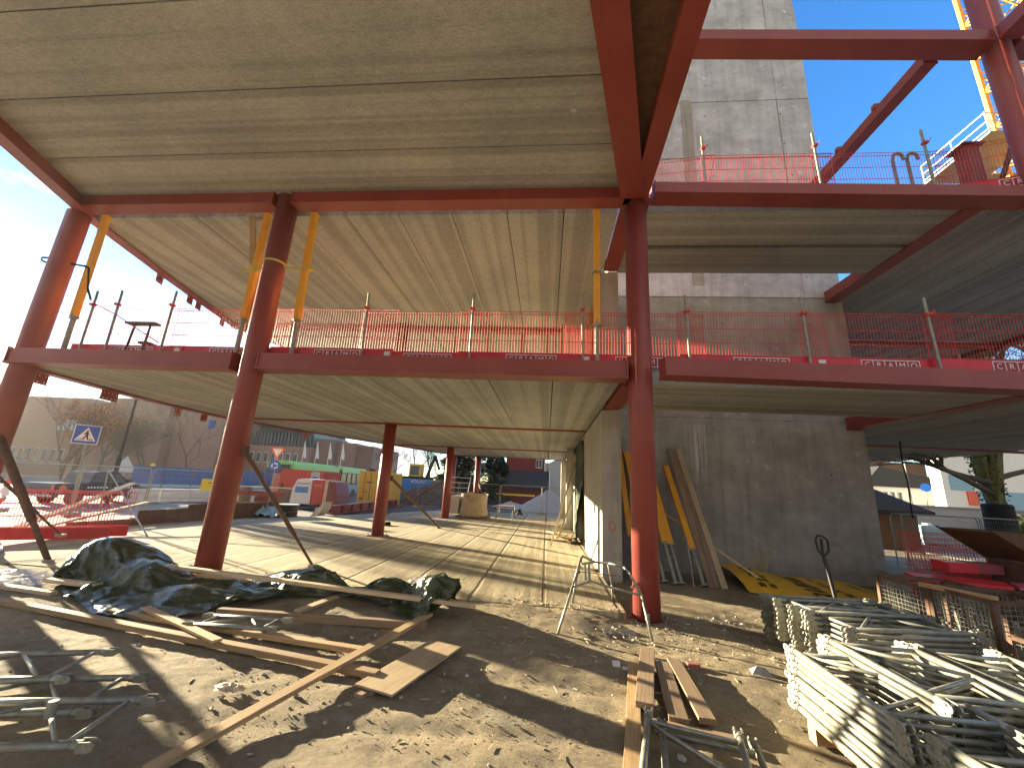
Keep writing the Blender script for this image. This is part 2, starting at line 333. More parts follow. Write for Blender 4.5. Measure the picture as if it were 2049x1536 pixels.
# ------------------------------------------------------------------ mesh helpers
class MB:
    def __init__(s): s.v = []; s.f = []
    def add(s, vs, fs):
        o = len(s.v); s.v += [Vector(v) for v in vs]; s.f += [tuple(i + o for i in f) for f in fs]; return s
    def box(s, a, b):
        x0, y0, z0 = a; x1, y1, z1 = b
        return s.add([(x0, y0, z0), (x1, y0, z0), (x1, y1, z0), (x0, y1, z0), (x0, y0, z1), (x1, y0, z1), (x1, y1, z1), (x0, y1, z1)],
                     [(3, 2, 1, 0), (4, 5, 6, 7), (0, 1, 5, 4), (1, 2, 6, 5), (2, 3, 7, 6), (3, 0, 4, 7)])
    def bar(s, p, q, w, h, up=(0, 0, 1), shift=0):
        # box from p to q, w across, h along up; p,q on the axis
        p = Vector(p); q = Vector(q); d = (q - p).normalized(); up = Vector(up)
        if abs(d.dot(up)) > 0.98: up = Vector((0, 1, 0))
        sd = d.cross(up).normalized(); u = sd.cross(d).normalized()
        vs = []
        for e in (p, q):
            for a, b in ((-1, -1), (1, -1), (1, 1), (-1, 1)):
                vs.append(e + sd * a * w / 2 + u * b * h / 2)
        return s.add(vs, [(3, 2, 1, 0), (4, 5, 6, 7), (0, 1, 5, 4), (1, 2, 6, 5), (2, 3, 7, 6), (3, 0, 4, 7)])
    def tube(s, p, q, r, n=8, r2=None, caps=True):
        p = Vector(p); q = Vector(q); r2 = r if r2 is None else r2
        d = (q - p).normalized(); up = Vector((0, 0, 1)) if abs(d.z) < 0.95 else Vector((1, 0, 0))
        a = d.cross(up).normalized(); b = a.cross(d)
        vs = []; fs = []
        for e, rr in ((p, r), (q, r2)):
            for i in range(n):
                t = 2 * math.pi * i / n; vs.append(e + (a * math.cos(t) + b * math.sin(t)) * rr)
        for i in range(n): fs.append((i, (i + 1) % n, n + (i + 1) % n, n + i))
        if caps: fs += [tuple(reversed(range(n))), tuple(range(n, 2 * n))]
        return s.add(vs, fs)
    def path(s, pts, r, n=8, closed=False):
        pts = [Vector(p) for p in pts]
        if closed: pts = pts + [pts[0]]
        for a, b in zip(pts, pts[1:]):
            if (b - a).length > 1e-5: s.tube(a, b, r, n)
        return s
    def prism(s, poly, z0, z1):
        n = len(poly)
        vs = [(x, y, z0) for x, y in poly] + [(x, y, z1) for x, y in poly]
        fs = [tuple(reversed(range(n))), tuple(range(n, 2 * n))]
        for i in range(n): fs.append((i, (i + 1) % n, n + (i + 1) % n, n + i))
        return s.add(vs, fs)
    def prism_ax(s, poly, o, ax, ay, ext):
        o = Vector(o); ax = Vector(ax); ay = Vector(ay); ext = Vector(ext); n = len(poly)
        vs = [o + ax * x + ay * y for x, y in poly] + [o + ax * x + ay * y + ext for x, y in poly]
        fs = [tuple(reversed(range(n))), tuple(range(n, 2 * n))]
        for i in range(n): fs.append((i, (i + 1) % n, n + (i + 1) % n, n + i))
        return s.add(vs, fs)
    def quad(s, a, b, c, d): return s.add([a, b, c, d], [(0, 1, 2, 3)])
    def xf(s, M):
        s.v = [M @ v for v in s.v]; return s
    def build(s, name, mat, parent=None, loc=None, smooth=False, bevel=0.0):
        base = Vector(loc) if loc is not None else (Vector(parent['_base']) if parent is not None and '_base' in parent else Vector((0, 0, 0)))
        me = bpy.data.meshes.new(name)
        me.from_pydata([v - base for v in s.v], [], s.f)
        me.materials.append(MATS[mat])
        if smooth: me.polygons.foreach_set('use_smooth', [True] * len(me.polygons))
        me.update()
        o = bpy.data.objects.new(name, me); COL.objects.link(o)
        if parent is not None: o.parent = parent; BASES[o.name] = base
        else: o.location = base
        if parent is not None: o['_base'] = list(base)
        if bevel:
            md = o.modifiers.new('edge', 'BEVEL'); md.width = bevel; md.segments = 2; md.limit_method = 'ANGLE'
        return o
BASES = {}
def tag(o, label=None, cat=None, group=None, kind=None):
    if label: o['label'] = label
    if cat: o['category'] = cat
    if group: o['group'] = group
    if kind: o['kind'] = kind
    elif cat: o['kind'] = 'thing'
    return o
def thing(name, label, cat, loc=(0, 0, 0), group=None):
    o = bpy.data.objects.new(name, None); COL.objects.link(o); o.location = loc; o.empty_display_size = 0.2
    o['_base'] = list(loc)
    return tag(o, label, cat, group)
def local_thing(name, label, cat, group=None):
    o = bpy.data.objects.new(name, None); COL.objects.link(o); o.empty_display_size = 0.2
    return tag(o, label, cat, group)
def kids(o): return [c for c in bpy.data.objects if c.parent == o]
def copy_tree(o, parent=None, _idx=None):
    c = o.copy(); COL.objects.link(c); c.parent = parent
    for ch in kids(o): copy_tree(ch, c)
    return c
def place(o, loc, rz=0, rx=0, ry=0, label=None, group=None):
    o.location = loc; o.rotation_euler = (rx, ry, rz)
    if label: o['label'] = label
    if group: o['group'] = group
    return o

_txt = {}
def text_mb(s, size, depth=0.0):
    c = bpy.data.curves.new('lettering', 'FONT'); c.body = s; c.size = size; c.align_x = 'CENTER'; c.align_y = 'CENTER'
    c.resolution_u = 3
    o = bpy.data.objects.new('lettering', c); COL.objects.link(o)
    bpy.context.view_layer.update()
    dg = bpy.context.evaluated_depsgraph_get()
    me = bpy.data.meshes.new_from_object(o.evaluated_get(dg))
    m = MB(); m.add([v.co.copy() for v in me.vertices], [tuple(p.vertices) for p in me.polygons])
    bpy.data.objects.remove(o); bpy.data.curves.remove(c); bpy.data.meshes.remove(me)
    return m
def frame_mat(o, ax, ay):
    ax = Vector(ax).normalized(); ay = Vector(ay).normalized(); az = ax.cross(ay)
    return Matrix.Translation(Vector(o)) @ Matrix((ax, ay, az)).transposed().to_4x4()

# ------------------------------------------------------------------ levels
Z1, Z1T = 3.80, 4.12
Z2, Z2T = 7.48, 7.80
Z3, Z3T = 11.12, 11.44
FY = 7.1
def lerp_edge(pts):
    def f(y):
        if y <= pts[0][1]: a, b = pts[0], pts[1]
        elif y >= pts[-1][1]: a, b = pts[-2], pts[-1]
        else:
            for a, b in zip(pts, pts[1:]):
                if a[1] <= y <= b[1]: break
        return a[0] + (b[0] - a[0]) * (y - a[1]) / (b[1] - a[1])
    return f
EDGE1 = [(-11.1, 7.1), (-11.8, 10.3), (-12.0, 13.6), (-11.3, 16.2), (-8.9, 21.7), (-6.55, 28.0)]
EDGE2 = [(-7.6, -3), (-8.9, 2), (-10.1, 5.16), (-10.95, 7.2), (-11.7, 10.0), (-12.6, 13.9), (-12.1, 16.5), (-9.5, 22), (-7.2, 28)]
e1 = lerp_edge(EDGE1); e2 = lerp_edge(EDGE2)

# ------------------------------------------------------------------ ground
def axis_vals(lo, hi, step, far):
    a = []; v = lo
    while v < hi + 1e-6: a.append(v); v += step
    out = list(a); d = step; x = hi
    while x < far: d *= 1.35; x += d; out.append(x)
    d = step; x = lo; pre = []
    while x > -far: d *= 1.35; x -= d; pre.append(x)
    return pre[::-1] + out
FLOOR_POLY = [(e1(y) - 0.25, y) for y in (7.0, 8.5, 10.3, 12, 13.6, 15, 16.2, 19, 21.7, 25, 28.6)] + [(1.28, 28.6), (1.28, 7.0)]
def in_floor(x, y): return 7.0 < y < 28.6 and e1(y) - 0.25 < x < 1.28
def gz(x, y):
    z = 0.0
    if x < -13.5: z -= 0.30 * min(1, (-13.5 - x) / 3)
    if x > 11 and y > 9: z -= 0.3 * min(1, (x - 11) / 3)
    if x < 1.2 and 5.0 < y <= 7.02 and x > -11.6:
        z += 0.09 * min(1, (y - 5.0) / 1.7) * min(1, max(0, (1.2 - x) / 0.7))
    return z
xs = axis_vals(-12, 8, 0.055, 900); ys = axis_vals(2.0, 10.5, 0.055, 1500)
g = MB(); W = len(xs)
vv = []
for y in ys:
    for x in xs:
        z = gz(x, y)
        near = -12.2 < x < 8.2 and 1.8 < y < 10.7
        if near:
            z += 0.022 * noise.noise(Vector((x * 1.1, y * 1.1, 0))) + 0.012 * noise.noise(Vector((x * 4, y * 4, 3))) + 0.009 * noise.noise(Vector((x * 11, y * 11, 9)))
            for (tx, ty, aa) in ((-0.6, 3.7, .1), (0.4, 4.6, -.06)):
                dd = abs((y - ty) - (x - tx) * aa); z -= 0.02 * math.exp(-(dd / .1) ** 2) if -3 < x < 1.2 else 0
        if in_floor(x, y) : z = 0.0
        elif 28 < y < 33 and -14 < x < 3: z = 0.02
        vv.append((x, y, z))
ff = []
for j in range(len(ys) - 1):
    for i in range(W - 1): ff.append((j * W + i, j * W + i + 1, (j + 1) * W + i + 1, (j + 1) * W + i))
g.add(vv, ff)
ground = g.build('ground', 'site_dirt', smooth=True); tag(ground, kind='structure')
fl = MB().prism(FLOOR_POLY, -0.15, 0.10).build('floor_slab', 'sandy_floor'); tag(fl, kind='structure')
# road and pavement west of the site
MB().prism([(-70, -20), (-20.5, -20), (-20.5, 14), (-22.5, 24), (-23, 60), (-70, 60)], -0.5, -0.22).build('road', 'asphalt')['kind'] = 'structure'
MB().prism([(-20.4, -20), (-15.5, -20), (-15.5, 14), (-19, 24), (-22.4, 24), (-20.4, 13.9)], -0.5, -0.14).build('pavement', 'pavement')['kind'] = 'structure'
MB().prism([(18, -10), (60, -10), (60, 60), (21, 60), (19, 26)], -0.6, -0.24).build('path', 'pavement')['kind'] = 'structure'

# pebbles and crumbs: nobody could count them
def pebbles(name, n, area, smin, smax, mat, zf, clusters=None):
    m = MB()
    for _ in range(n):
        if clusters and random.random() < 0.75:
            cx, cy, rx, ry = random.choice(clusters); x = random.gauss(cx, rx); y = random.gauss(cy, ry)
        else: x = random.uniform(area[0], area[1]); y = random.uniform(area[2], area[3])
        s = random.uniform(smin, smax) * random.choice((.6, .8, 1, 1, 1.6))
        z = zf(x, y) + s * 0.2
        vs = []
        rot = random.random() * 6.28; sx, sy, sz = random.uniform(.7, 1.6), random.uniform(.6, 1), random.uniform(.4, .7)
        for a in ((1, 0, 0), (0, 1, 0), (-1, 0, 0), (0, -1, 0), (0, 0, 1), (0, 0, -1), (.6, .6, .6), (-.6, .5, .7)):
            p = Vector(a) * s * random.uniform(.7, 1.15); p = Vector((p.x * sx, p.y * sy, p.z * sz)); p.rotate(Matrix.Rotation(rot, 3, 'Z')); vs.append(p + Vector((x, y, z)))
        m.add(vs, [(0, 6, 4), (0, 1, 6), (6, 1, 4), (1, 2, 7), (1, 7, 4), (7, 2, 4), (2, 3, 4), (3, 0, 4), (1, 0, 5), (2, 1, 5), (3, 2, 5), (0, 3, 5)])
    o = m.build(name, mat); tag(o, kind='stuff'); return o
zf = lambda x, y: (0.10 if in_floor(x, y) else gz(x, y))
pebbles('gravel', 1150, (-6, 5, 2.6, 8.5), .006, .022, 'brick_stone', zf, [(1.9, 6.9, .5, .25), (2.9, 7.4, .5, .25), (-.2, 7.1, .35, .2), (1.1, 6.6, .4, .3), (-2, 4.4, .8, .4), (.3, 5.5, 1., .6), (2.2, 6.2, .6, .3)])
pebbles('grit', 3000, (-6, 3.5, 2.4, 8), .003, .009, 'site_dirt', zf, [(-1, 3.6, 1, .6), (0, 4.4, 1, .6), (-3, 4.2, 1, .5)])
pebbles('rubble_chips', 70, (-5, 3, 3, 7.5), .015, .035, 'lime_stain', zf, [(1.3, 6.2, .3, .2), (-2.6, 5.3, .5, .3), (2.6, 7.2, .4, .2)])

m = MB()
for _ in range(150):
    if random.random() < .6: x, y = random.gauss(.6, 1.2), random.gauss(5.6, .9)
    else: x, y = random.uniform(-5.5, 3), random.uniform(2.8, 8.5)
    a = random.random() * 6.28; L = random.uniform(.02, .11); z = zf(x, y) + .012
    m.bar((x, y, z), (x + math.cos(a) * L, y + math.sin(a) * L, z + random.uniform(-.004, .012)), random.uniform(.004, .014), .004)
tag(m.build('wood_litter', 'fresh_wood'), kind='stuff')
# ------------------------------------------------------------------ columns
def column(x, y, z0, z1, label, r=0.21, name='steel_column', group='round red steel columns'):
    t = thing(name, label, 'column', (x, y, z0), group)
    MB().tube((x, y, z0), (x, y, z1), r, 32).build('shaft', 'red_primer_steel', t).data.polygons.foreach_set('use_smooth', [True] * 0 or [len(p.vertices) == 4 for p in t.children[0].data.polygons])
    MB().box((x - .27, y - .27, z0 - .0), (x + .27, y + .27, z0 + .02)).build('base_plate', 'red_primer_steel', t)
    b = MB()
    for a, c in ((-.22, -.22), (.22, -.22), (.22, .22), (-.22, .22)): b.tube((x + a, y + c, z0 + .02), (x + a, y + c, z0 + .07), .014, 6)
    b.build('anchor_bolts', 'galvanised', t)
    if x > -10: MB().box((x - .26, y - .26, z1 - .0), (x + .26, y + .26, z1 + .025)).build('cap_plate', 'red_primer_steel', t)
    return t
cA = column(-10.9, FY, 0.1, 7.46, 'round red column at the far left corner, glowing in front of the sun')
cB = column(-5.82, FY - .02, 0.1, 7.76, 'round red column behind the black tarpaulin heap with yellow strap near its head')
cC = column(1.62, FY, -0.02, 7.46, 'round red column standing in front of the concrete core beside the trestle')
column(9.02, FY, 0.0, 15.5, 'tall red column in front of the yellow tower crane, rising past the upper beams')
back_cols = [(-5.5, 13.6, 'red column in the middle of the hall, second of the row behind the tarpaulin heap'),
             (-5.25, 21.7, 'red column beside the big white bulk bag'),
             (-11.9, 14.3, 'red column on the curved slab edge, half hidden behind the strapped column'),
             (-8.75, 21.9, 'red column on the slab edge just left of the mid hall column'),
             (-6.5, 28.0, 'red column behind the ladder at the far end of the hall'),
             (-4.75, 28.0, 'slim red column at the far end in front of the conifers')]
for x, y, l in back_cols: column(x, y, 0.1, Z1 - .02, l, .2)
# upper storey continuations
column(-5.5, 13.6, 4.12, Z2 - .02, 'red column standing on the first deck behind the mesh barrier', .2, name='upper_column', group='upper red columns')
# lime drips and bolt on the near column
MB().tube((1.58, FY - .22, .0), (1.58, FY - .22, .13), .035, 10).build('anchor_sleeve', 'galvanised', cC)

# ------------------------------------------------------------------ beams
def beam_box(name, p, q, w, z0, z1, label, group='red steel beams', mat='red_primer_steel', flange=0.0, ends=True, cat='beam'):
    # hat beam: web box on a wider bottom flange
    p3 = Vector((p[0], p[1], 0)); q3 = Vector((q[0], q[1], 0))
    t = thing(name, label, cat, (p[0], p[1], z0), group)
    zc = (z0 + 0.03 + z1) / 2; a = p3.copy(); b = q3.copy(); a.z = b.z = zc
    MB().bar(a, b, w, z1 - z0 - 0.03).build('web_box', mat, t)
    a = p3.copy(); b = q3.copy(); a.z = b.z = z0 + .015
    MB().bar(a, b, w + flange * 2, 0.03).build('bottom_flange', mat, t)
    if ends:
        d = (q3 - p3).normalized()
        for e, s in ((p3, 1), (q3, -1)):
            c = e.copy(); c.z = (z0 + z1) / 2; MB().bar(c + d * s * .004, c + d * s * .03, w + .05, z1 - z0 + .03).build('end_plate', mat, t)
    return t
fy = 6.98
b1 = beam_box('steel_beam', (-11.0, fy), (-6.08, fy), .26, Z1, Z1T, 'red first-level beam left of the strapped column, under the leftmost mesh panels', flange=.04)
b2 = beam_box('steel_beam', (-5.54, fy - .02), (1.36, fy - .02), .28, Z1, Z1T, 'long red first-level beam between the strapped column and the trestle column', flange=.04)
b3 = beam_box('steel_beam', (1.9, 6.70), (15.5, 7.45), .28, Z1, Z1T, 'red first-level beam with a chipped edge, right of the trestle column', flange=.05)
beam_box('steel_beam', (-10.8, FY - .11), (-6.0, FY - .11), .26, Z2, Z2T, 'red second-level beam from the far left column to the strapped column', flange=.03)
beam_box('steel_beam', (-5.6, FY - .11), (1.36, FY - .11), .26, Z2, Z2T, 'red second-level beam the four orange props hold up', flange=.03)
beam_box('steel_beam', (1.9, 6.88), (8.8, 7.14), .30, Z2, Z2T - .05, 'broad red second-level beam right of the trestle column, under open sky', flange=.05)
beam_box('steel_beam', (9.26, 7.16), (15.5, 7.4), .30, Z2, Z2T - .05, 'red second-level beam end beyond the tall column', flange=.05)
beam_box('steel_beam', (1.3, 6.70), (8.8, 7.07), .34, Z3, Z3T, 'topmost red beam crossing the concrete core against the blue sky', flange=.04)
beam_box('steel_beam', (9.26, 7.09), (16, 7.4), .34, Z3, Z3T, 'topmost red beam right of the tall column, in front of the crane', flange=.04)
beam_box('steel_beam', (9.02, 6.86), (9.02, -3), .34, Z3, Z3T, 'topmost red beam running overhead from the tall column towards the viewer', flange=.03)
beam_box('steel_beam', (7.93, 7.28), (7.93, 11.25), .24, Z3, Z3T - .05, 'slanting looking red beam against blue sky from top beam down to the core', flange=.02)
for y in (8.6, 9.9):
    m = MB().box((7.79, y - .06, Z3T - .06), (8.07, y + .06, Z3T + .06)).build('cleat', 'red_primer_steel', bpy.data.objects[-1] if False else [o for o in bpy.data.objects if o.get('label', '').startswith('slanting')][0])
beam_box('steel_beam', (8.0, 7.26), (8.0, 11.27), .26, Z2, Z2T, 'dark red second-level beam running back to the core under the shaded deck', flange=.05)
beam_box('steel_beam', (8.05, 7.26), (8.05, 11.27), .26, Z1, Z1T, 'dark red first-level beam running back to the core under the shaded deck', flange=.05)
beam_box('steel_beam', (1.52, 7.34), (1.52, 9.58), .26, Z1, Z1T, 'short red first-level beam between the trestle column and the end of the concrete wall', flange=.05)
beam_box('steel_beam', (1.52, 7.34), (1.52, 9.58), .26, Z2, Z2T, 'short red second-level beam between the trestle column and the end of the concrete wall', flange=.05)
beam_box('steel_beam', (1.56, 7.0), (-1.25, -3), .44, Z2 - .02, Z2T, 'left arm of the wide forked red beam overhead', flange=.0)
beam_box('steel_beam', (1.66, 6.9), (1.45, -3), .30, Z2 - .01, Z2T + .05, 'right arm of the wide forked red beam overhead, along the deck edge', flange=.0)
MB().prism([(1.55, 6.6), (1.52, 5.2), (1.35, -3), (-1.1, -3), (1.2, 5.2)], Z2T - .12, Z2T - .02).build('infill_plate', 'rusty_steel', [o for o in bpy.data.objects if o.get('label', '').startswith('right arm')][0])
# cross beams under the west decks
for y, l in ((13.6, 'first'), (21.7, 'second'), (27.95, 'third')):
    beam_box('cross_beam', (e1(y) + .1, y), (1.25, y), .2, Z1 - .03, Z1 + .02, 'thin red flange line crossing the first deck ceiling, %s from the front' % l, 'cross beams in the hall ceiling', ends=False)
for y, l in ((13.75, 'front'), (21.7, 'rear')):
    beam_box('cross_beam', (e2(y) + .1, y), (1.25, y), .3, Z2 - .12, Z2 + .02, 'red cross beam under the second deck behind the mesh, %s one' % l, 'cross beams of the second deck', ends=False)
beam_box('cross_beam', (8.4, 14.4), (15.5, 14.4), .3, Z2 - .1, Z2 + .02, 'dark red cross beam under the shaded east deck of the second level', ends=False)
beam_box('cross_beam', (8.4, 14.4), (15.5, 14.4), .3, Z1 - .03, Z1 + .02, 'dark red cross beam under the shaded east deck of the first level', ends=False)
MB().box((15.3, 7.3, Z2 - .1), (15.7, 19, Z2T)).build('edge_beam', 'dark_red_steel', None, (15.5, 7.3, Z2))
tag(bpy.data.objects['edge_beam'], 'dark red edge beam beside the gap where bare branches show', 'beam')
# curved edge beams with bracket plates
def edge_beam(pts, z0, z1, label, plates):
    t = thing('curved_edge_beam', label, 'beam', (pts[0][0], pts[0][1], z0), 'curved edge beams')
    m = MB()
    inner = [(x + .19, y) for x, y in pts]
    poly = pts + inner[::-1]
    m.prism(poly, z0, z1); m.build('web_box', 'red_primer_steel', t)
    m = MB(); m.prism([(x - .02, y) for x, y in pts] + [(x + .28, y) for x, y in reversed(pts)], z0 - .025, z0 - .002).build('bottom_flange', 'red_primer_steel', t)
    f = lerp_edge(pts)
    for y in plates:
        x = f(y); dx = f(y + .2) - f(y - .2); d = Vector((dx, .4, 0)).normalized()
        c = Vector((x - .03, y, z0 - .12)); pl = MB().bar(c - d * .14, c + d * .14, .015, .26)
        o = pl.build('bracket_plate', 'red_primer_steel', t)
        nn = Vector((-d.y, d.x, 0))
        for a in (-.07, .07):
            for b_ in (-.07, .07): cc = c + d * a + Vector((0, 0, b_ - .01)); MB().tube(cc - nn * .012, cc + nn * .012, .016, 8).build('bolt_hole', 'white_paint', o)
    return t
edge_beam(EDGE1, Z1, Z1T, 'curved red edge beam of the first deck with hanging bolt plates', (7.7, 9.35, 9.6, 11.8, 12.9, 17.2))
edge_beam(EDGE2, Z2, Z2T, 'curved red edge beam of the second deck running up to the top left corner', (9.9, 11.3, 11.75, 13.2, 3.6))

# ------------------------------------------------------------------ hollow core decks
def deck_y(name, label, xe, x_right, bays, z0, z1, x_phase=0.08, mat='plank_concrete_y'):
    t = thing(name, label, 'deck', (x_right, bays[0][0], z0), 'concrete plank decks')
    for (y0, y1) in bays:
        k = 0; xr = x_right
        edges = [x_right]
        x = x_phase + math.floor((x_right - x_phase) / 1.2) * 1.2
        if x_right - x < .05: x -= 1.2
        while x > -14: edges.append(x); x -= 1.2
        for xr, xl in zip(edges, edges[1:]):
            ysamp = [y0 + (y1 - y0) * i / 12 for i in range(13)]
            L = [(max(xl, xe(y)), y) for y in ysamp if xe(y) < xr - .02]
            if len(L) < 2: continue
            poly = [(a + .009, b) for a, b in L] + [(xr - .009, L[-1][1]), (xr - .009, L[0][1])]
            dz = random.uniform(-.004, .004)
            MB().prism(poly[::-1], z0 + dz, z1 + dz).build('plank', mat, t)
    ya, yb = bays[0][0], bays[-1][1]; P_ = [(xe(ya + (yb - ya) * i / 24), ya + (yb - ya) * i / 24) for i in range(25)]
    MB().prism([(x_right, ya), (x_right, yb)] + P_[::-1], z1 + .006, z1 + .03).build('light_seal', 'site_dirt', t)  # unseen sheet added over the planks to block light through the seams
    return t
def deck_x(name, label, x0f, x1f, yedges, z0, z1, mat='plank_concrete_x', gap=.009):
    t = thing(name, label, 'deck', (x1f(yedges[0]), yedges[0], z0), 'concrete plank decks')
    for a, b in zip(yedges, yedges[1:]):
        dz = random.uniform(-.004, .004)
        MB().prism([(x0f(a + gap), a + gap), (x1f(a + gap), a + gap), (x1f(b - gap), b - gap), (x0f(b - gap), b - gap)], z0 + dz, z1 + dz).build('plank', mat, t)
    a, b = yedges[0], yedges[-1]; ym = [a + (b - a) * i / 12 for i in range(13)]
    MB().prism([(x1f(y), y) for y in ym] + [(x0f(y), y) for y in reversed(ym)], z1 + .006, z1 + .03).build('light_seal', 'site_dirt', t)  # added cover, out of view, stops daylight showing between planks
    return t
deck_y('concrete_deck', 'first-level plank deck roofing the sunlit hall', lambda y: e1(y) + .195, 1.28, [(7.24, 13.5), (13.7, 21.6), (21.8, 27.85)], Z1 + .02, Z1T - .03, .06)
deck_y('concrete_deck', 'second-level plank deck above the mesh barrier and orange props', lambda y: e2(y) + .195, 1.32, [(7.32, 13.6), (13.9, 21.6), (21.8, 27.85)], Z2 + .03, Z2T - .02, .2)
forkL = lambda y: 1.56 + (-1.25 - 1.56) * (7.0 - y) / 10 - .16
deck_x('concrete_deck', 'large plank deck directly overhead at upper left', lambda y: e2(y) + .195, forkL, [-3.8, -2.6, -1.4, -.2, 1.0, 2.2, 3.4, 4.6, 5.82, 6.98], Z2T - .04, Z2T + .22)
deck_x('concrete_deck', 'narrow first-level plank deck between the trestle column and the core', lambda y: 1.7, lambda y: 7.9, [7.25, 8.4, 9.55], Z1 + .02, Z1T - .02)
deck_x('concrete_deck', 'narrow second-level plank deck with a dark slot, right of the trestle column', lambda y: 1.7, lambda y: 7.86, [7.3, 8.50], Z2 + .03, Z2T - .02)
deck_x('concrete_deck', 'rear strip of the second-level planks beyond the dark slot', lambda y: 1.7, lambda y: 7.86, [8.64, 9.72], Z2 + .02, Z2T - .02)
MB().box((1.7, 8.5, Z2 + .2), (7.86, 8.64, Z2T - .03)).build('slot_fill', 'joint_dark', None, (4, 8.5, Z2))
tag(bpy.data.objects['slot_fill'], 'dark recessed strip between two deck strips of the second level', 'deck joint')
def east_deck(z0, label, ymax):
    t = thing('concrete_deck', label, 'deck', (8.2, 7.3, z0), 'concrete plank decks')
    for k in range(6):
        x0 = 8.2 + 1.2 * k
        for a, b in ((7.28, 14.2), (14.6, ymax)):
            MB().box((x0 + .006, a, z0 + .03), (x0 + 1.194, b, z0 + .3)).build('plank', 'plank_concrete_y', t)
east_deck(Z1, 'shaded first-level plank deck right of the core', 21.5)
east_deck(Z2, 'shaded second-level plank deck right of the core', 19.0)

# ------------------------------------------------------------------ concrete core and side wall
core = thing('concrete_core', 'tall grey concrete stair core behind the red columns', 'building core', (5, 11.3, 0))
CX0, CX1, CY0, CY1 = 1.7, 8.33, 11.3, 17.0
MB().box((CX0, CY0, -.3), (CX1, CY1, 3.98)).build('wall', 'core_concrete', core)
MB().box((CX0, CY0 + .02, 3.99), (CX1 - .0, CY1, 7.63)).build('wall', 'core_concrete', core)
MB().box((CX0, CY0 + .0, 7.64), (CX1, CY1, 11.3)).build('wall', 'skylit_concrete', core)
MB().box((CX0, CY0 + .015, 11.31), (CX1, CY1, 14.9)).build('wall', 'skylit_concrete', core)
MB().box((CX0, CY0 + .0, 14.91), (CX1, CY1, 18.6)).build('wall', 'skylit_concrete', core)
MB().box((CX0, CY0 + .015, 18.61), (CX1, CY1, 24)).build('wall', 'skylit_concrete', core)
fj = MB()
for z in (10.1, 12.6, 17.3): fj.box((CX0, CY0 - .003, z), (CX1, CY0 + .03, z + .010))
for x in (7.3,): fj.box((x, CY0 - .003, 7.66), (x + .012, CY0 + .03, 24))
for x in (3.2, 5.4): fj.box((x, CY0 - .003, 0), (x + .008, CY0 + .03, 3.9))
fj.build('formwork_joint', 'joint_soft', core)
th = MB()
for z in (8.3, 9.5, 10.7, 11.9, 13.1, 14.3, 15.6, 16.9, 5.4, 6.8, 2.6):
    for x in (2.6, 5.0, 7.4): th.tube((x + .07 * math.sin(z * 7), CY0 - .006, z), (x + .07 * math.sin(z * 7), CY0 + .05, z), .018, 8)
th.build('tie_hole', 'sign_black', core)
pt = MB().box((4.2, CY0 - .006, 8), (4.55, CY0 + .02, 15)).build('joint_patch', 'precast_concrete', core)
ls = MB()
for i in range(26):
    x = random.gauss(4.05, .11); ln = random.uniform(.3, 1.5) ** 1.3; w = random.uniform(.003, .009)
    ls.box((x, CY0 - .005, 3.8 - ln), (x + w, CY0 + .01, 3.8))
ls.build('lime_streaks', 'logo_white', core)
sw = thing('precast_wall', 'sunlit precast concrete wall along the right side of the hall', 'wall', (1.5, 9.6, 0.1))
for a, b in ((9.6, 11.95), (11.97, 14.3), (16.9, 19.6), (22.9, 24.6)): MB().box((1.27, a, 0.0), (1.7, b, Z1 - .03)).build('wall_panel', 'precast_concrete', sw)
for a, b in ((19.62, 20.2), (27.2, 27.75)): MB().box((.95, a, 0.0), (1.7, b, Z1 - .03)).build('wall_pier', 'precast_concrete', sw)
MB().box((1.27, 14.3, 3.45), (1.7, 28, Z1 - .04)).build('lintel', 'precast_concrete', sw)
MB().box((1.9, 14.0, 0.0), (2.0, 28, 3.6)).build('back_lining', 'precast_concrete', sw)
ring = MB(); c0 = Vector((1.49, 9.596, 1.15))
ring.path([c0 + Vector((math.cos(a) * .07, 0, math.sin(a) * .1)) for a in [i * 6.283 / 16 for i in range(16)]], .008, 5, True).build('spray_mark', 'spray_red', sw)
sw2 = thing('precast_wall', 'upper precast wall with timber studs beside the right orange prop', 'wall', (1.5, 9.6, 4.1))
MB().box((1.27, 9.6, 4.1), (1.7, 27.5, Z2 - .03)).build('wall_panel', 'precast_concrete', sw2)
st = MB()
for y in (9.7, 10.3, 11.4, 12.6, 13.8, 15): st.box((1.17, y, 4.12), (1.265, y + .07, Z2 - .1))
st.box((1.17, 9.7, 7.2), (1.26, 15, 7.3)); st.build('timber_stud', 'raw_wood', sw2)
sun_blocker = thing('precast_wall', 'added unseen sun-blocking wall above the forked beam', 'wall', (1.5, 9.6, 8.9))  # unseen wall added to keep sun off the tall column, low slot left open
MB().box((1.2, 9.5, 8.9), (1.65, 27.5, 15.5)).build('wall_panel', 'precast_concrete', sun_blocker)
for y in (9.6, 14, 20): MB().box((1.25, y, Z2T), (1.6, y + .4, 8.9)).build('wall_pier', 'precast_concrete', sun_blocker)
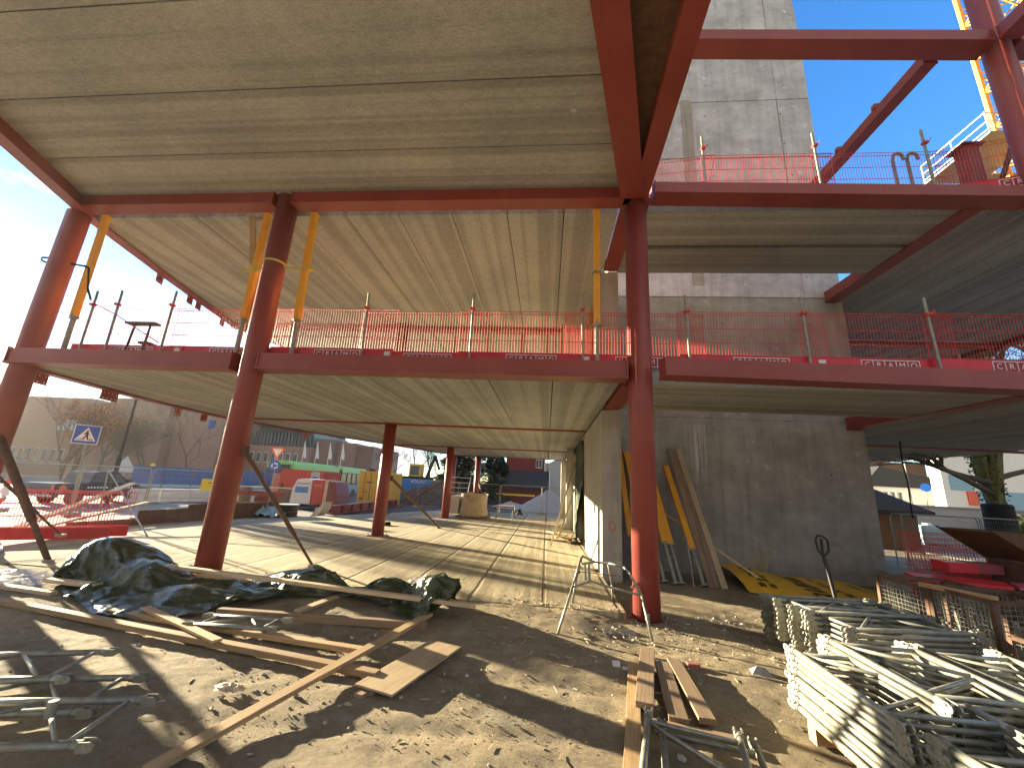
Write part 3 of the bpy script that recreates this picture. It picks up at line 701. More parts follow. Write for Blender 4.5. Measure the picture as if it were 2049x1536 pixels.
# green tarpaulin hanging in the opening
tp = MB(); rows = 30; cols = 10; vs = []
for j in range(rows + 1):
    z = 3.6 - 3.45 * j / rows
    for i in range(cols + 1):
        y = 14.25 + (2.6 + .25 * math.sin(j * .4)) * i / cols - (.5 * j / rows if i == 0 else 0)
        x = 1.2 + .07 * math.sin(i * 2.1 + j * .2) + .03 * noise.noise(Vector((i * .8, j * .5, 2))) - .22 * (j / rows) ** 2 * (1 - i / cols)
        vs.append((x, y, z))
fs = [(j * (cols + 1) + i, j * (cols + 1) + i + 1, (j + 1) * (cols + 1) + i + 1, (j + 1) * (cols + 1) + i) for j in range(rows) for i in range(cols)]
o = tp.add(vs, fs).build('hanging_tarpaulin', 'green_tarp', None, (1.2, 14.5, 3.6), smooth=True); tag(o, 'dark green tarpaulin hanging over the opening in the sunlit hall wall', 'tarpaulin')

# ------------------------------------------------------------------ red mesh edge barriers
LOGO = text_mb('CRAMO', .15)
def make_barrier(w=2.6):
    t = local_thing('mesh_barrier', 'x', 'safety barrier')
    m = MB()
    n = int(w / .055)
    for i in range(n + 1):
        x = w * i / n; r = .007 if i in (0, n) else .0042
        m.tube((x, 0, .02), (x, 0, 1.08), r, 4, caps=False)
        m.tube((x, 0, 1.08), (x, -.045, 1.115), r, 4, caps=False)
    for z, y, r in ((1.08, 0, .006), (1.115, -.045, .006), (.80, 0, .006), (.52, 0, .006), (.26, 0, .006)):
        m.tube((0, y, z), (w, y, z), r, 5)
    mesh = m.build('wire_mesh', 'barrier_red', t)
    tb = MB().box((0, -.022, 0.0), (w, -.012, .265)).box((0, -.03, .26), (w, -.010, .272)).build('toe_board', 'toe_board_red', t)
    lg = MB(); x0, x1, z0, z1 = .95, 1.92, .045, .235; tk = .013
    lg.box((x0, -.030, z0), (x1, -.0225, z0 + tk)).box((x0, -.030, z1 - tk), (x1, -.0225, z1))
    cw = (x1 - x0 - tk) / 5
    for i in range(6): lg.box((x0 + cw * i, -.0305, z0 + tk * .9), (x0 + cw * i + tk, -.0225, z1 - tk * .9))
    lg.build('logo_frame', 'logo_white', tb)
    cl = MB()
    for i in range(5): cl.box((x0 + cw * i + tk * 1.05, -.0275, z0 + tk * 1.05), (x0 + cw * (i + 1) - tk * .05, -.0226, z1 - tk * 1.05))
    cl.build('logo_panel', 'logo_cell', tb)
    tx = MB()
    for i, ch in enumerate('CRAMO'):
        q = text_mb(ch, .145); q.xf(frame_mat((x0 + tk / 2 + cw * (i + .5), -.0285, (z0 + z1) / 2), (1, 0, 0), (0, 0, 1))); tx.add(q.v, q.f)
    tx.build('logo_lettering', 'logo_white', tb)
    MB().box((w - .18, -.028, .07), (w - .06, -.0225, .22)).build('sticker', 'logo_white', tb)
    return t
BAR = make_barrier()
def make_post(h=1.5):
    t = local_thing('guard_post', 'x', 'guard post')
    MB().tube((0, 0, 0), (0, 0, h), .024, 10).build('tube', 'galvanised', t)
    MB().tube((0, 0, .0), (0, 0, .12), .034, 10).build('socket', 'galvanised', t)
    MB().box((-.04, -.06, h - .36), (.045, .03, h - .31)).build('clamp', 'barrier_red', t)
    m = MB(); m.path([(.03, -.05, h - .33), (.03, -.10, h - .36), (.05, -.10, h - .30), (.06, -.06, h - .26)], .006, 5); m.build('hook', 'barrier_red', t)
    return t
POST = make_post()
_used = {}
def put(proto, key=None, **kw):
    k = proto.name
    if k not in _used: _used[k] = 1; o = proto
    else: o = copy_tree(proto)
    return place(o, **kw)
G1 = 'red mesh barriers along the first deck'
pos1 = [(-10.25, 'at the far left end of the first deck beside the sun-lit column'), (-8.0, 'left of the strapped column on the first deck, against open sky'),
        (-5.7, 'just right of the strapped column on the first deck'), (-3.85, 'left of the middle of the long first-deck run'),
        (-1.8, 'right of the middle of the long first-deck run'), (.28, 'behind the right orange prop and the trestle column, first deck'),
        (2.4, 'in front of the core just right of the trestle column, first deck'), (4.6, 'at the right edge of the core, first deck'),
        (6.7, 'in front of the dark east deck, first deck'), (8.8, 'at the right edge of the picture, first deck')]
for i, (x, l) in enumerate(pos1):
    put(BAR, loc=(x, 7.33 + .03 * (i % 2), Z1T + (.045 if x > 1.5 else -.01) + (i % 3) * .014), rz=R(random.uniform(-.4, .4)), label='red mesh barrier ' + l, group=G1)
posts1 = [(-9.35, 'leaning left', 'second from the far left column'), (-9.95, '', 'nearest to the far left column'), (-8.07, '', 'in front of blue sky left of the strapped column'), (-3.72, '', 'between the strapped column and the deck middle'), (-1.55, '', 'near the middle of the long first-deck run'),
          (.62, '', 'beside the right orange prop'), (2.56, '', 'just right of the trestle column'), (4.64, '', 'in front of the core, tilted a little'), (6.76, '', 'in front of the dark east deck')]
for x, a, l in posts1:
    put(POST, loc=(x, 7.25, Z1T - .02), rx=R(random.uniform(-1, 1)), ry=R(random.uniform(-1.5, 1.5)), label='guard post of the first deck, ' + l, group='guard posts on the first deck')
for (x, y, l) in ((3.6, 9.4, 'short post behind the mesh in front of the core, left one'), (5.9, 9.4, 'short post behind the mesh near the core edge'), (9.3, 9.5, 'short post deep in the east deck, left one'), (9.95, 9.6, 'short post deep in the east deck, right one')):
    put(POST, loc=(x, y, Z1T - .3), label='galvanised ' + l, group='guard posts at the rear of the first deck')
G2 = 'red mesh barriers on the second level'
for (x, y, rz, z, l) in ((3.1, 7.42, 0, Z2T + .02, 'above the broad beam in front of the sunless core'), (5.35, 7.45, 0, Z2T + .03, 'above the broad beam against blue sky'),
                      (.72, 8.25, R(-20), Z2T + .5, 'running down beside the forked beam to the left'), (7.6, 7.5, R(-14), Z2T + .06, 'beside the red stub column at the upper right'),
                      (9.05, 6.1, R(0), Z2T + .35, 'behind the tall column at the right edge')):
    o = put(BAR, loc=(x, y, z), rz=rz, label='upper red mesh barrier ' + l, group=G2)
    if y == 8.25: o.rotation_euler = (0, R(12), R(-20))
for (x, l) in ((3.12, 'left one in front of the core'), (5.36, 'one at the core edge'), (7.46, 'one against blue sky near the bent hoops')):
    put(POST, loc=(x, 7.32, Z2T + .1), ry=R(random.uniform(-2, 2)), label='upper galvanised guard post, ' + l, group='guard posts on the second level')
hp = MB()
for dx in (0, .28):
    a = 6.95 + dx
    hp.path([(a, 7.5, Z2T), (a, 7.5, 8.85), (a + .05, 7.5, 8.98), (a + .13, 7.5, 9.02), (a + .2, 7.5, 8.96), (a + .22, 7.5, 8.85)], .028, 8)
tag(hp.build('bent_hoop_pair', 'galvanised', None, (7.0, 7.5, Z2T), smooth=True), 'pair of bent grey hoops standing on the second level by the mesh', 'hoop')
MB().box((9.46, 8.45, 7.8), (9.72, 8.75, 10.1)).build('stub_column', 'red_primer_steel', None, (9.6, 8.6, 7.8)); tag(bpy.data.objects['stub_column'], 'short square red column stub on the second level in front of the crane', 'column')
MB().box((9.36, 8.38, 10.1), (9.82, 8.82, 10.14)).build('cap_plate', 'red_primer_steel', None)
cp = bpy.data.objects['cap_plate.%03d' % 0] if 'cap_plate.000' in bpy.data.objects else COL.objects[-1]
cp.parent = bpy.data.objects['stub_column']; cp.location = -Vector((9.6, 8.6, 7.8))
tag(MB().tube((9.75, 8.2, 9.0), (10.5, 8.0, 11.0), .05, 10).build('raking_pole', 'rusty_steel', None, (9.75, 8.2, 9.0)), 'raking brown pole between red stub column and tall column', 'brace')

# ------------------------------------------------------------------ orange formwork props
def make_prop(h=3.34, low=.85):
    t = local_thing('orange_prop', 'x', 'prop')
    m = MB()
    m.box((-.06, -.045, low), (.06, .045, h))
    o = m.build('beam_profile', 'prop_orange', t)
    r = MB()
    for x in (-.055, -.018, .018, .055): r.box((x - .006, -.054, low + .01), (x + .006, -.044, h - .02))
    r.build('ribs', 'prop_orange', o)
    MB().tube((0, 0, .01), (0, 0, low + .1), .048, 14).build('inner_tube', 'galvanised', t)
    c = MB(); c.tube((0, 0, low - .05), (0, 0, low), .075, 14); c.tube((-.15, 0, low - .03), (.15, 0, low - .03), .012, 6); c.build('collar', 'galvanised', t)
    MB().box((-.1, -.1, 0), (.1, .1, .012)).build('foot_plate', 'galvanised', t)
    MB().box((-.08, -.07, h), (.08, .07, h + .012)).build('head_plate', 'prop_orange', t)
    return t
PROP = make_prop()
GP = 'orange props standing on the first deck'
for x, y, rx, ry, l in ((.87, 7.22, 0, 0, 'orange prop standing upright next to the trestle column on the first deck'),
                     (-5.16, 7.22, 0, R(-1.5), 'orange prop just right of the strapped column'),
                     (-6.36, 7.22, 0, R(.3), 'orange prop just left of the strapped column, with yellow strap and collar'),
                     (-10.28, 7.22, 0, R(-1), 'orange prop beside the far left column, seen against white sky')):
    put(PROP, loc=(x, y, Z1T), rx=rx, ry=ry, label=l, group=GP)
def plank(p, q, w, t, label, mat='raw_wood', group=None, cat='plank', up=(0, 0, 1), name='wooden_plank', bev=.003):
    p = Vector(p); q = Vector(q); d = q - p; L = d.length; d.normalize(); up = Vector(up)
    sd = up.cross(d).normalized(); u = d.cross(sd)
    m = MB(); n = max(2, int(L / .35)); a = random.uniform(-.006, .006)
    for i in range(n + 1):
        x = L * i / n; s = a * math.sin(x * 2)
        m.v += [Vector((x, -w / 2 + s, 0)), Vector((x, w / 2 + s, 0)), Vector((x, w / 2 + s, t)), Vector((x, -w / 2 + s, t))]
    for i in range(n):
        for k in range(4): m.f.append((i * 4 + k, i * 4 + (k + 1) % 4, i * 4 + 4 + (k + 1) % 4, i * 4 + 4 + k)[::-1])
    m.f += [(0, 1, 2, 3), (n * 4 + 3, n * 4 + 2, n * 4 + 1, n * 4)]
    o = m.build(name, mat, None, (0, 0, 0), bevel=bev)
    o.matrix_world = Matrix.Translation(p) @ Matrix((d, sd, u)).transposed().to_4x4()
    return tag(o, label, cat, group)
plank((-6.75, 7.3, 7.42), (-6.02, 7.32, 4.15), .13, .045, 'reddish board leaning beside the orange prop left of the strapped column', 'raw_wood', up=(0, -1, 0))
plank((-6.85, 7.3, 7.40), (-6.35, 7.3, 7.40), .06, .06, 'short board end under the second-level beam by the strapped column', 'raw_wood')
# straps
def strap(pts, label, mat='strap_yellow', w=.045):
    m = MB()
    for a, b in zip(pts, pts[1:]): m.bar(a, b, .006, w)
    return tag(m.build('ratchet_strap', mat, None, pts[0]), label, 'strap')
def ring_pts(cx, cy, z, r, n=14, a0=0, a1=6.284, dz=0): return [(cx + math.cos(a0 + (a1 - a0) * i / n) * r, cy + math.sin(a0 + (a1 - a0) * i / n) * r, z + dz * math.sin(math.pi * i / n)) for i in range(n + 1)]
strap(ring_pts(-5.82, 7.08, 6.16, .222) + [(-5.6, 7.08, 6.10), (-5.22, 7.18, 6.10), (-5.22, 7.15, 6.12), (-5.05, 7.15, 6.14), (-5.05, 7.3, 6.14), (-5.22, 7.3, 6.14), (-5.22, 7.15, 6.12)], 'yellow strap tying the column to the orange prop at its right')
strap([(-6.02, 7.08, 6.1), (-6.28, 7.15, 6.1), (-6.28, 7.15, 6.18), (-6.46, 7.15, 6.18), (-6.46, 7.3, 6.18), (-6.28, 7.3, 6.18), (-6.28, 7.15, 6.06), (-6.46, 7.15, 6.06), (-6.55, 7.1, 5.98)], 'yellow strap wound twice round the orange prop left of the column', w=.06)
strap(ring_pts(-11.05, 7.1, 6.2, .222) + [(-10.83, 7.1, 6.2), (-10.36, 7.15, 6.15), (-10.25, 7.15, 6.1), (-10.1, 7.15, 5.6), (-10.0, 7.2, 5.35)], 'dark strap from the far left column to its orange prop, end hanging down', 'felt_black')
strap(ring_pts(.87, 7.22, 6.05, .085, 8), 'grey band around the right orange prop', 'galvanised', .05)
m = MB(); m.path([(-9.95, 7.25, 5.3), (-9.3, 7.25, 5.02), (-8.7, 7.25, 4.7), (-8.15, 7.25, 4.42)], .012, 6)
tag(m.build('chain', 'barrier_red', None, (-9.95, 7.25, 5.3)), 'sloping chain between the two leftmost guard posts', 'chain')
m = MB(); m.path([(-8.95, 7.3, 4.15), (-8.88, 7.3, 4.85)], .022, 8); m.path([(-8.55, 7.3, 4.15), (-8.52, 7.3, 4.85)], .022, 8); m.box((-9.05, 7.22, 4.84), (-8.36, 7.38, 4.88))
tag(m.build('small_trestle', 'rusty_steel', None, (-8.7, 7.3, 4.15)), 'small dark trestle on the first deck seen against white sky', 'trestle')
# timber posts of the storey above seen through the mesh
for i, (x, y, l) in enumerate(((-5.0, 12.4, 'left of the upper red column'), (-3.3, 13.0, 'right of the upper red column, first'), (-2.0, 12.0, 'near the middle guard post, orange one'), (-.9, 12.6, 'behind the logo at the middle of the deck'), (-.2, 12.6, 'leaning one near the right orange prop'), (.35, 11.9, 'close to the right orange prop'))):
    dx = random.uniform(-.12, .12)
    plank((x, y, 4.12), (x + dx, y, 6.9), .11, .05, 'timber strut on the first deck, ' + l, 'raw_wood', 'timber struts on the first deck', 'strut', up=(0, -1, 0), name='timber_strut')
plank((-1.7, 12.6, 6.95), (-.5, 12.6, 6.93), .08, .08, 'timber crosspiece over the strut behind the deck middle', 'raw_wood', 'timber struts on the first deck', 'strut', name='timber_strut')
plank((.75, 9.8, 4.2), (1.2, 9.9, 6.9), .09, .04, 'raking timber by the upper wall end', 'raw_wood', 'timber struts on the first deck', 'strut', up=(0, -1, 0), name='timber_strut')

# ------------------------------------------------------------------ raking steel braces at the columns
def brace(p, q, label, r=.045, mat='rusty_steel'):
    t = thing('push_pull_brace', label, 'brace', q, 'raking steel braces in the hall')
    P, Q = Vector(p), Vector(q); mid = P.lerp(Q, .72)
    MB().tube(P, mid, r, 12).build('outer_tube', mat, t)
    MB().tube(mid, Q, r * .68, 12).build('inner_tube', mat, t)
    MB().box(tuple(Q + Vector((-.07, -.05, -.03))), tuple(Q + Vector((.07, .05, .02)))).build('foot_plate', 'galvanised', t)
    MB().box(tuple(P + Vector((-.05, -.05, -.09))), tuple(P + Vector((.05, .05, .09)))).build('head_bracket', mat, t)
    return t
brace((-5.58, 7.05, 2.28), (-4.72, 8.5, .12), 'rusty brace leaning right from the strapped column down to the sandy floor', .04)
brace((-10.95, 7.0, 2.6), (-9.2, 7.3, .12), 'thick rusty brace leaning from the far left column to its right', .07)
brace((-11.0, 7.0, 1.9), (-9.6, 7.7, .5), 'thin brace crossing behind the thick one at the far left', .03)
brace((-5.3, 13.7, 1.95), (-4.25, 16.8, .12), 'rusty brace behind the middle hall column', .05)
brace((-5.45, 21.4, 1.95), (-7.6, 18.6, .12), 'brace leaning left from the column beside the bulk bag', .05)
brace((-4.6, 27.8, 2.0), (-3.3, 24.8, .12), 'thin brace leaning right from the slim far column', .05)

# ------------------------------------------------------------------ scaffold frames
def make_frame(L=1.45, Wd=.62, name='frame_scaffold'):
    t = local_thing(name, 'x', 'scaffold frame')
    r = .0245
    for y in (0, Wd):
        MB().tube((0.05, y, 0), (L - .05, y, 0), r, 10).build('leg_tube', 'galvanised', t, smooth=True)
    for x in (.14, L - .14):
        MB().tube((x, r, 0), (x, Wd - r, 0), .018, 8).build('crossbar', 'galvanised', t, smooth=True)
    MB().tube((.18, r, .004), (L * .52, Wd - r, .004), .015, 8).build('brace_tube', 'galvanised', t, smooth=True)
    MB().tube((L * .55, Wd - r, -.004), (L - .2, r, -.004), .015, 8).build('brace_tube', 'galvanised', t, smooth=True)
    for y in (0, Wd):
        for x, s in ((0, 1), (L, -1)):
            f = MB()
            f.tube((x + s * .03, y, 0), (x + s * .085, y, 0), .031, 10)
            for dy in (-.026, .026):
                f.box((min(x - s * .028, x + s * .05), y + dy - .005, -.030), (max(x - s * .028, x + s * .05), y + dy + .005, .030))
                f.tube((x - s * .028, y + dy - .006, 0), (x - s * .028, y + dy + .006, 0), .028, 8)
            f.tube((x - s * .008, y - .04, .012), (x - s * .008, y + .04, .012), .009, 6)
            f.build('end_fitting', 'galvanised', t)
    return t
FR = make_frame(1.22, .66); FR2 = make_frame(1.5, .56)
ORD = ['topmost', 'second from the top', 'third from the top', 'fourth from the top', 'fifth from the top', 'sixth from the top', 'seventh from the top', 'eighth from the top', 'ninth from the top', 'tenth from the top']
def stack(proto, n, x, y, ztop, rz, step, desc, group, dx=0, dy=0):
    for k in range(n):
        j = random.uniform(-.018, .018)
        put(proto, loc=(x + dx * k + j, y + dy * k + random.uniform(-.015, .015), ztop - k * step), rz=rz + R(random.uniform(-.8, .8)), rx=R(random.uniform(-.3, .3)),
            label='galvanised scaffold frame, %s %s' % (ORD[k], desc), group=group)
GA = 'scaffold frames stacked at lower right'
# near stack on pallets: legs run towards the viewer
stack(FR, 9, 2.24, 4.28, .62, R(-91), .0545, 'in the left pile on the near pallet', GA)
stack(FR, 9, 2.62, 4.46, .675, R(-90), .0545, 'in the middle pile on the near pallet', GA, dy=.004)
stack(FR, 9, 3.44, 4.48, .645, R(-89), .0545, 'in the right pile on the near pallet', GA)
stack(FR, 8, 2.30, 2.95, .60, R(-88), .0545, 'in the pile nearest to the viewer', GA)
# rear stacks: legs run left to right
stack(FR2, 10, 3.14, 6.44 - .56, .60, R(5), .056, 'in the rear pile beside the yellow sheet', GA)
stack(FR2, 9, 3.16, 5.60, .62, R(6), .056, 'in the second pile from the yellow sheet', GA)
stack(FR2, 9, 3.24, 5.08, .60, R(8), .056, 'in the pile just behind the near pallet', GA)
# loose frames
put(FR2, loc=(-5.42, 3.10, .14), rz=R(18), label='loose scaffold frame at lower left, upper one of the lower left group', group='loose scaffold frames at lower left')
put(FR2, loc=(-4.85, 2.90, .09), rz=R(14), label='loose scaffold frame at lower left, middle one lying on soil', group='loose scaffold frames at lower left')
put(FR2, loc=(-4.35, 2.50, .15), rz=R(13), label='loose scaffold frame at lower left, front one with a clamp on it', group='loose scaffold frames at lower left')
FR3 = make_frame(1.05, .33)
put(FR3, loc=(-4.2, 4.98, .12), rz=R(4), label='small narrow scaffold frame lying on planks before the tarpaulin', group=None)
put(FR, loc=(.90, 3.99, .14), rz=R(-106), label='scaffold frame lying on the boards at bottom centre, upper left one', group='scaffold frames at bottom centre')
put(FR, loc=(1.0, 3.96, .085), rz=R(-103), label='scaffold frame lying on the boards at bottom centre, lower right one', group='scaffold frames at bottom centre')
cl = MB().tube((-3.62, 3.0, .2), (-3.42, 3.02, .22), .013, 8).tube((-3.42, 3.02, .17), (-3.42, 3.02, .27), .03, 10)
tag(cl.build('scaffold_clamp', 'galvanised', None, (-3.5, 3, .17)), 'steel clamp sitting on the loose frames at lower left', 'clamp')
def make_pallet(Lx, Ly):
    t = local_thing('wooden_pallet', 'x', 'pallet')
    for i in range(5):
        y = (Ly - .1) * i / 4; MB().box((0, y, .122), (Lx, y + .1, .144)).build('deck_board', 'raw_wood', t)
    for x in (0, Lx / 2 - .05, Lx - .1):
        MB().box((x, 0, .0), (x + .1, Ly, .022)).build('bottom_board', 'raw_wood', t)
        for y in (0, Ly / 2 - .07, Ly - .14): MB().box((x, y, .022), (x + .1, y + .14, .1)).build('block', 'raw_wood', t)
        MB().box((x, 0, .1), (x + .1, Ly, .122)).build('stringer', 'raw_wood', t)
    return t
PAL = make_pallet(1.2, .8)
put(PAL, loc=(2.22, 4.12, .01), rz=R(-90), label='wooden pallet under the left near scaffold pile', group='pallets under the scaffold piles')
put(PAL, loc=(3.15, 4.05, .01), rz=R(-90), label='wooden pallet under the middle and right near scaffold piles', group='pallets under the scaffold piles')
# ------------------------------------------------------------------ planks in the foreground
GW = 'loose planks around the tarpaulin'
plank((-8.3, 5.52, .03), (-1.58, 4.36, .03), .10, .06, 'longest plank in front of the tarpaulin heap, from the left edge to the crossing board', group=GW)
plank((-5.7, 5.36, .03), (-1.88, 4.86, .03), .10, .055, 'plank under the small frame in front of the tarpaulin', group=GW)
plank((-6.3, 6.72, .30), (-.93, 6.02, .26), .10, .05, 'long plank lying over the tarpaulin with its end at the right', 'fresh_wood', group=GW)
plank((-5.9, 6.9, .16), (-4.4, 6.85, .12), .12, .05, 'plank end showing beneath the strapped column foot', 'fresh_wood', group=GW)
plank((-4.15, 6.95, .14), (-2.0, 6.75, .12), .11, .05, 'short pale plank disappearing under the tarpaulin at right', 'fresh_wood', group=GW)
plank((-4.3, 5.58, .04), (-1.5, 5.72, .04), .09, .09, 'square timber in the dark gap before the tarpaulin', 'old_wood', group=GW)
plank((-3.36, 5.85, .02), (-3.15, 6.7, .05), .12, .08, 'short block lying crosswise beneath the long plank', 'fresh_wood', group=GW)
plank((-5.2, 5.4, .1), (-3.5, 4.62, .1), .10, .03, 'thin board crossing over the longest plank at left', group=GW)
plank((-2.45, 2.85, .03), (-1.55, 6.02, .12), .11, .04, 'long orange-brown board pointing away from the viewer over the planks', 'raw_wood', group=GW)
plank((-7.6, 6.1, .12), (-6.5, 5.9, .16), .12, .05, 'plank end sticking out left of the tarpaulin mound', 'fresh_wood', group=GW)
plank((-8.6, 5.95, .05), (-7.0, 5.75, .05), .10, .05, 'plank half under the clear film at the left edge', 'fresh_wood', group=GW)
plank((-1.5, 4.06, .05), (-1.13, 5.26, .05), .42, .02, 'sheet of plywood lying in front of the tarpaulin', 'plywood', cat='plywood sheet', name='plywood_sheet')
plank((-1.62, 4.02, .0), (-1.52, 4.3, .0), .1, .04, 'wood block under the near corner of the plywood', 'old_wood', group=GW)
GB = 'weathered boards at bottom centre'
plank((.60, 3.2, .02), (1.04, 5.24, .02), .12, .04, 'leftmost weathered board at bottom centre', 'raw_wood', group=GB)
plank((.92, 4.22, .06), (1.28, 5.62, .04), .16, .05, 'broad raised board, second of the boards at bottom centre', 'old_wood', group=GB)
plank((1.17, 4.08, .03), (1.36, 5.28, .03), .16, .05, 'third board at bottom centre with split end', 'old_wood', group=GB)
plank((1.41, 4.1, .04), (1.5, 5.36, .04), .14, .05, 'rightmost board at bottom centre', 'old_wood', group=GB)
plank((.95, 4.05, .0), (1.55, 3.92, .0), .12, .05, 'crosswise bearer beneath the boards at bottom centre', 'old_wood', group=GB)
# leaning props and boards against the core
GL = 'props leaning on the core'
def lean_prop(foot, top, split, label):
    t = thing('leaning_orange_prop', label, 'prop', foot, GL)
    F, T = Vector(foot), Vector(top); s = F.lerp(T, split); d = (T - F).normalized()
    o = MB().bar(s, T, .13, .09, (0, -1, 0)).build('beam_profile', 'prop_orange', t)
    r = MB(); sd = d.cross(Vector((0, -1, 0))).normalized(); u = sd.cross(d).normalized()
    for k in (-.055, -.018, .018, .055): r.bar(s + sd * k + u * .048, T + sd * k + u * .048, .012, .012, (0, -1, 0))
    r.build('ribs', 'prop_orange', o)
    MB().tube(F + d * .03, s + d * .03, .042, 12).build('inner_tube', 'galvanised', t)
    MB().tube(F, F + d * .03, .09, 14).build('foot_plate', 'galvanised', t)
    MB().tube(s - d * .04, s + d * .02, .07, 12).build('collar', 'galvanised', t)
lean_prop((2.12, 10.3, .02), (1.92, 11.2, 3.05), .28, 'orange prop leaning in the dark corner beside the wall end, leftmost')
lean_prop((2.48, 10.0, .02), (2.12, 11.2, 2.95), .28, 'orange prop leaning mostly behind the trestle column')
lean_prop((2.66, 9.9, .02), (2.32, 11.2, 2.85), .26, 'orange prop leaning on the core just right of the trestle column')
lean_prop((2.86, 9.75, .02), (2.5, 11.2, 2.95), .27, 'faded orange prop leaning, upper one of the pair right of the trestle column')
lean_prop((3.0, 9.8, .02), (2.66, 11.2, 2.8), .27, 'orange prop leaning behind the faded one')
lean_prop((3.45, 9.75, .02), (3.16, 11.2, 2.62), .26, 'bright orange prop leaning against the pale boards')
plank((3.60, 9.75, .0), (3.28, 11.22, 3.08), .13, .04, 'dark leaning board next to the bright orange prop', 'old_wood', 'boards leaning on the core', up=(0, -1, 0))
plank((3.70, 9.72, .0), (3.40, 11.2, 3.04), .10, .04, 'middle leaning board, narrow', 'old_wood', 'boards leaning on the core', up=(0, -1, 0))
plank((3.84, 9.68, .0), (3.50, 11.22, 3.08), .13, .045, 'rightmost pale leaning board', 'fresh_wood', 'boards leaning on the core', up=(0, -1, 0))
plank((5.05, 9.95, .0), (2.4, 11.25, 1.85), .05, .03, 'thin lath crossing behind the leaning props', 'fresh_wood', 'boards leaning on the core', up=(0, -1, 0))
tag(MB().tube((3.22, 9.7, 0), (3.18, 9.9, 1.0), .015, 8).tube((3.18, 9.86, .8), (3.18, 9.94, .8), .03, 8).build('steel_rod', 'galvanised', None, (3.42, 9.9, 0)), 'thin steel rod standing between the leaning props', 'rod')

# ------------------------------------------------------------------ trestle
tr = thing('steel_trestle', 'grey steel A-frame trestle standing beside the near column', 'trestle', (.8, 6.9, 0))
T0 = [(.2, 5.95, .02), (.50, 7.38, .02)]; TL = [(.56, 6.75, .86), (.66, 7.05, .84)]
def leg(pts, n='leg', r=.018): return MB().path(pts, r, 8).build(n, 'galvanised', tr, smooth=True)
leg([(.19, 5.95, .01), (.44, 6.45, .58), (.56, 6.70, .88)])
leg([(.47, 7.40, .01), (.53, 7.15, .5), (.60, 6.95, .88)])
leg([(1.46, 6.12, .01), (1.40, 6.42, .48), (1.27, 6.62, .74), (1.20, 6.68, .80), (1.0, 6.8, .82)])
leg([(1.20, 7.72, .01), (1.12, 7.3, .42), (1.02, 7.0, .78)])
m = MB(); m.path([(.56, 6.70, .88), (.60, 6.95, .88), (.80, 6.9, .81), (.56, 6.70, .80)], .016, 8); m.path([(.80, 6.9, .81), (1.0, 6.8, .82)], .016, 8); m.build('top_bar', 'galvanised', tr)
m = MB(); m.path([(.42, 6.4, .53), (.72, 6.75, .56), (.92, 6.7, .52), (1.38, 6.45, .48)], .016, 8); m.build('cross_bar', 'galvanised', tr)
m = MB(); m.bar((.70, 6.76, .56), (.70, 6.86, .80), .035, .02); m.bar((.64, 6.78, .56), (.64, 6.88, .80), .035, .02); m.build('hinge_strut', 'galvanised', tr)
m = MB(); m.tube((.46, 6.78, .68), (1.1, 6.75, .66), .006, 6); m.tube((.5, 6.78, .67), (.56, 6.78, .67), .02, 8); m.build('tie_rod', 'rusty_steel', tr)
plank((.36, 6.55, .0), (1.0, 6.42, .0), .05, .03, 'pinkish lath lying beside the trestle feet', 'old_wood')

# ------------------------------------------------------------------ tarpaulin heap
def ridged(v, oct=4):
    s = 0; a = 1; tot = 0
    for _ in range(oct): s += a * (1 - abs(noise.noise(v)) * 2.2); tot += a; v = v * 2.03; a *= .5
    return s / tot
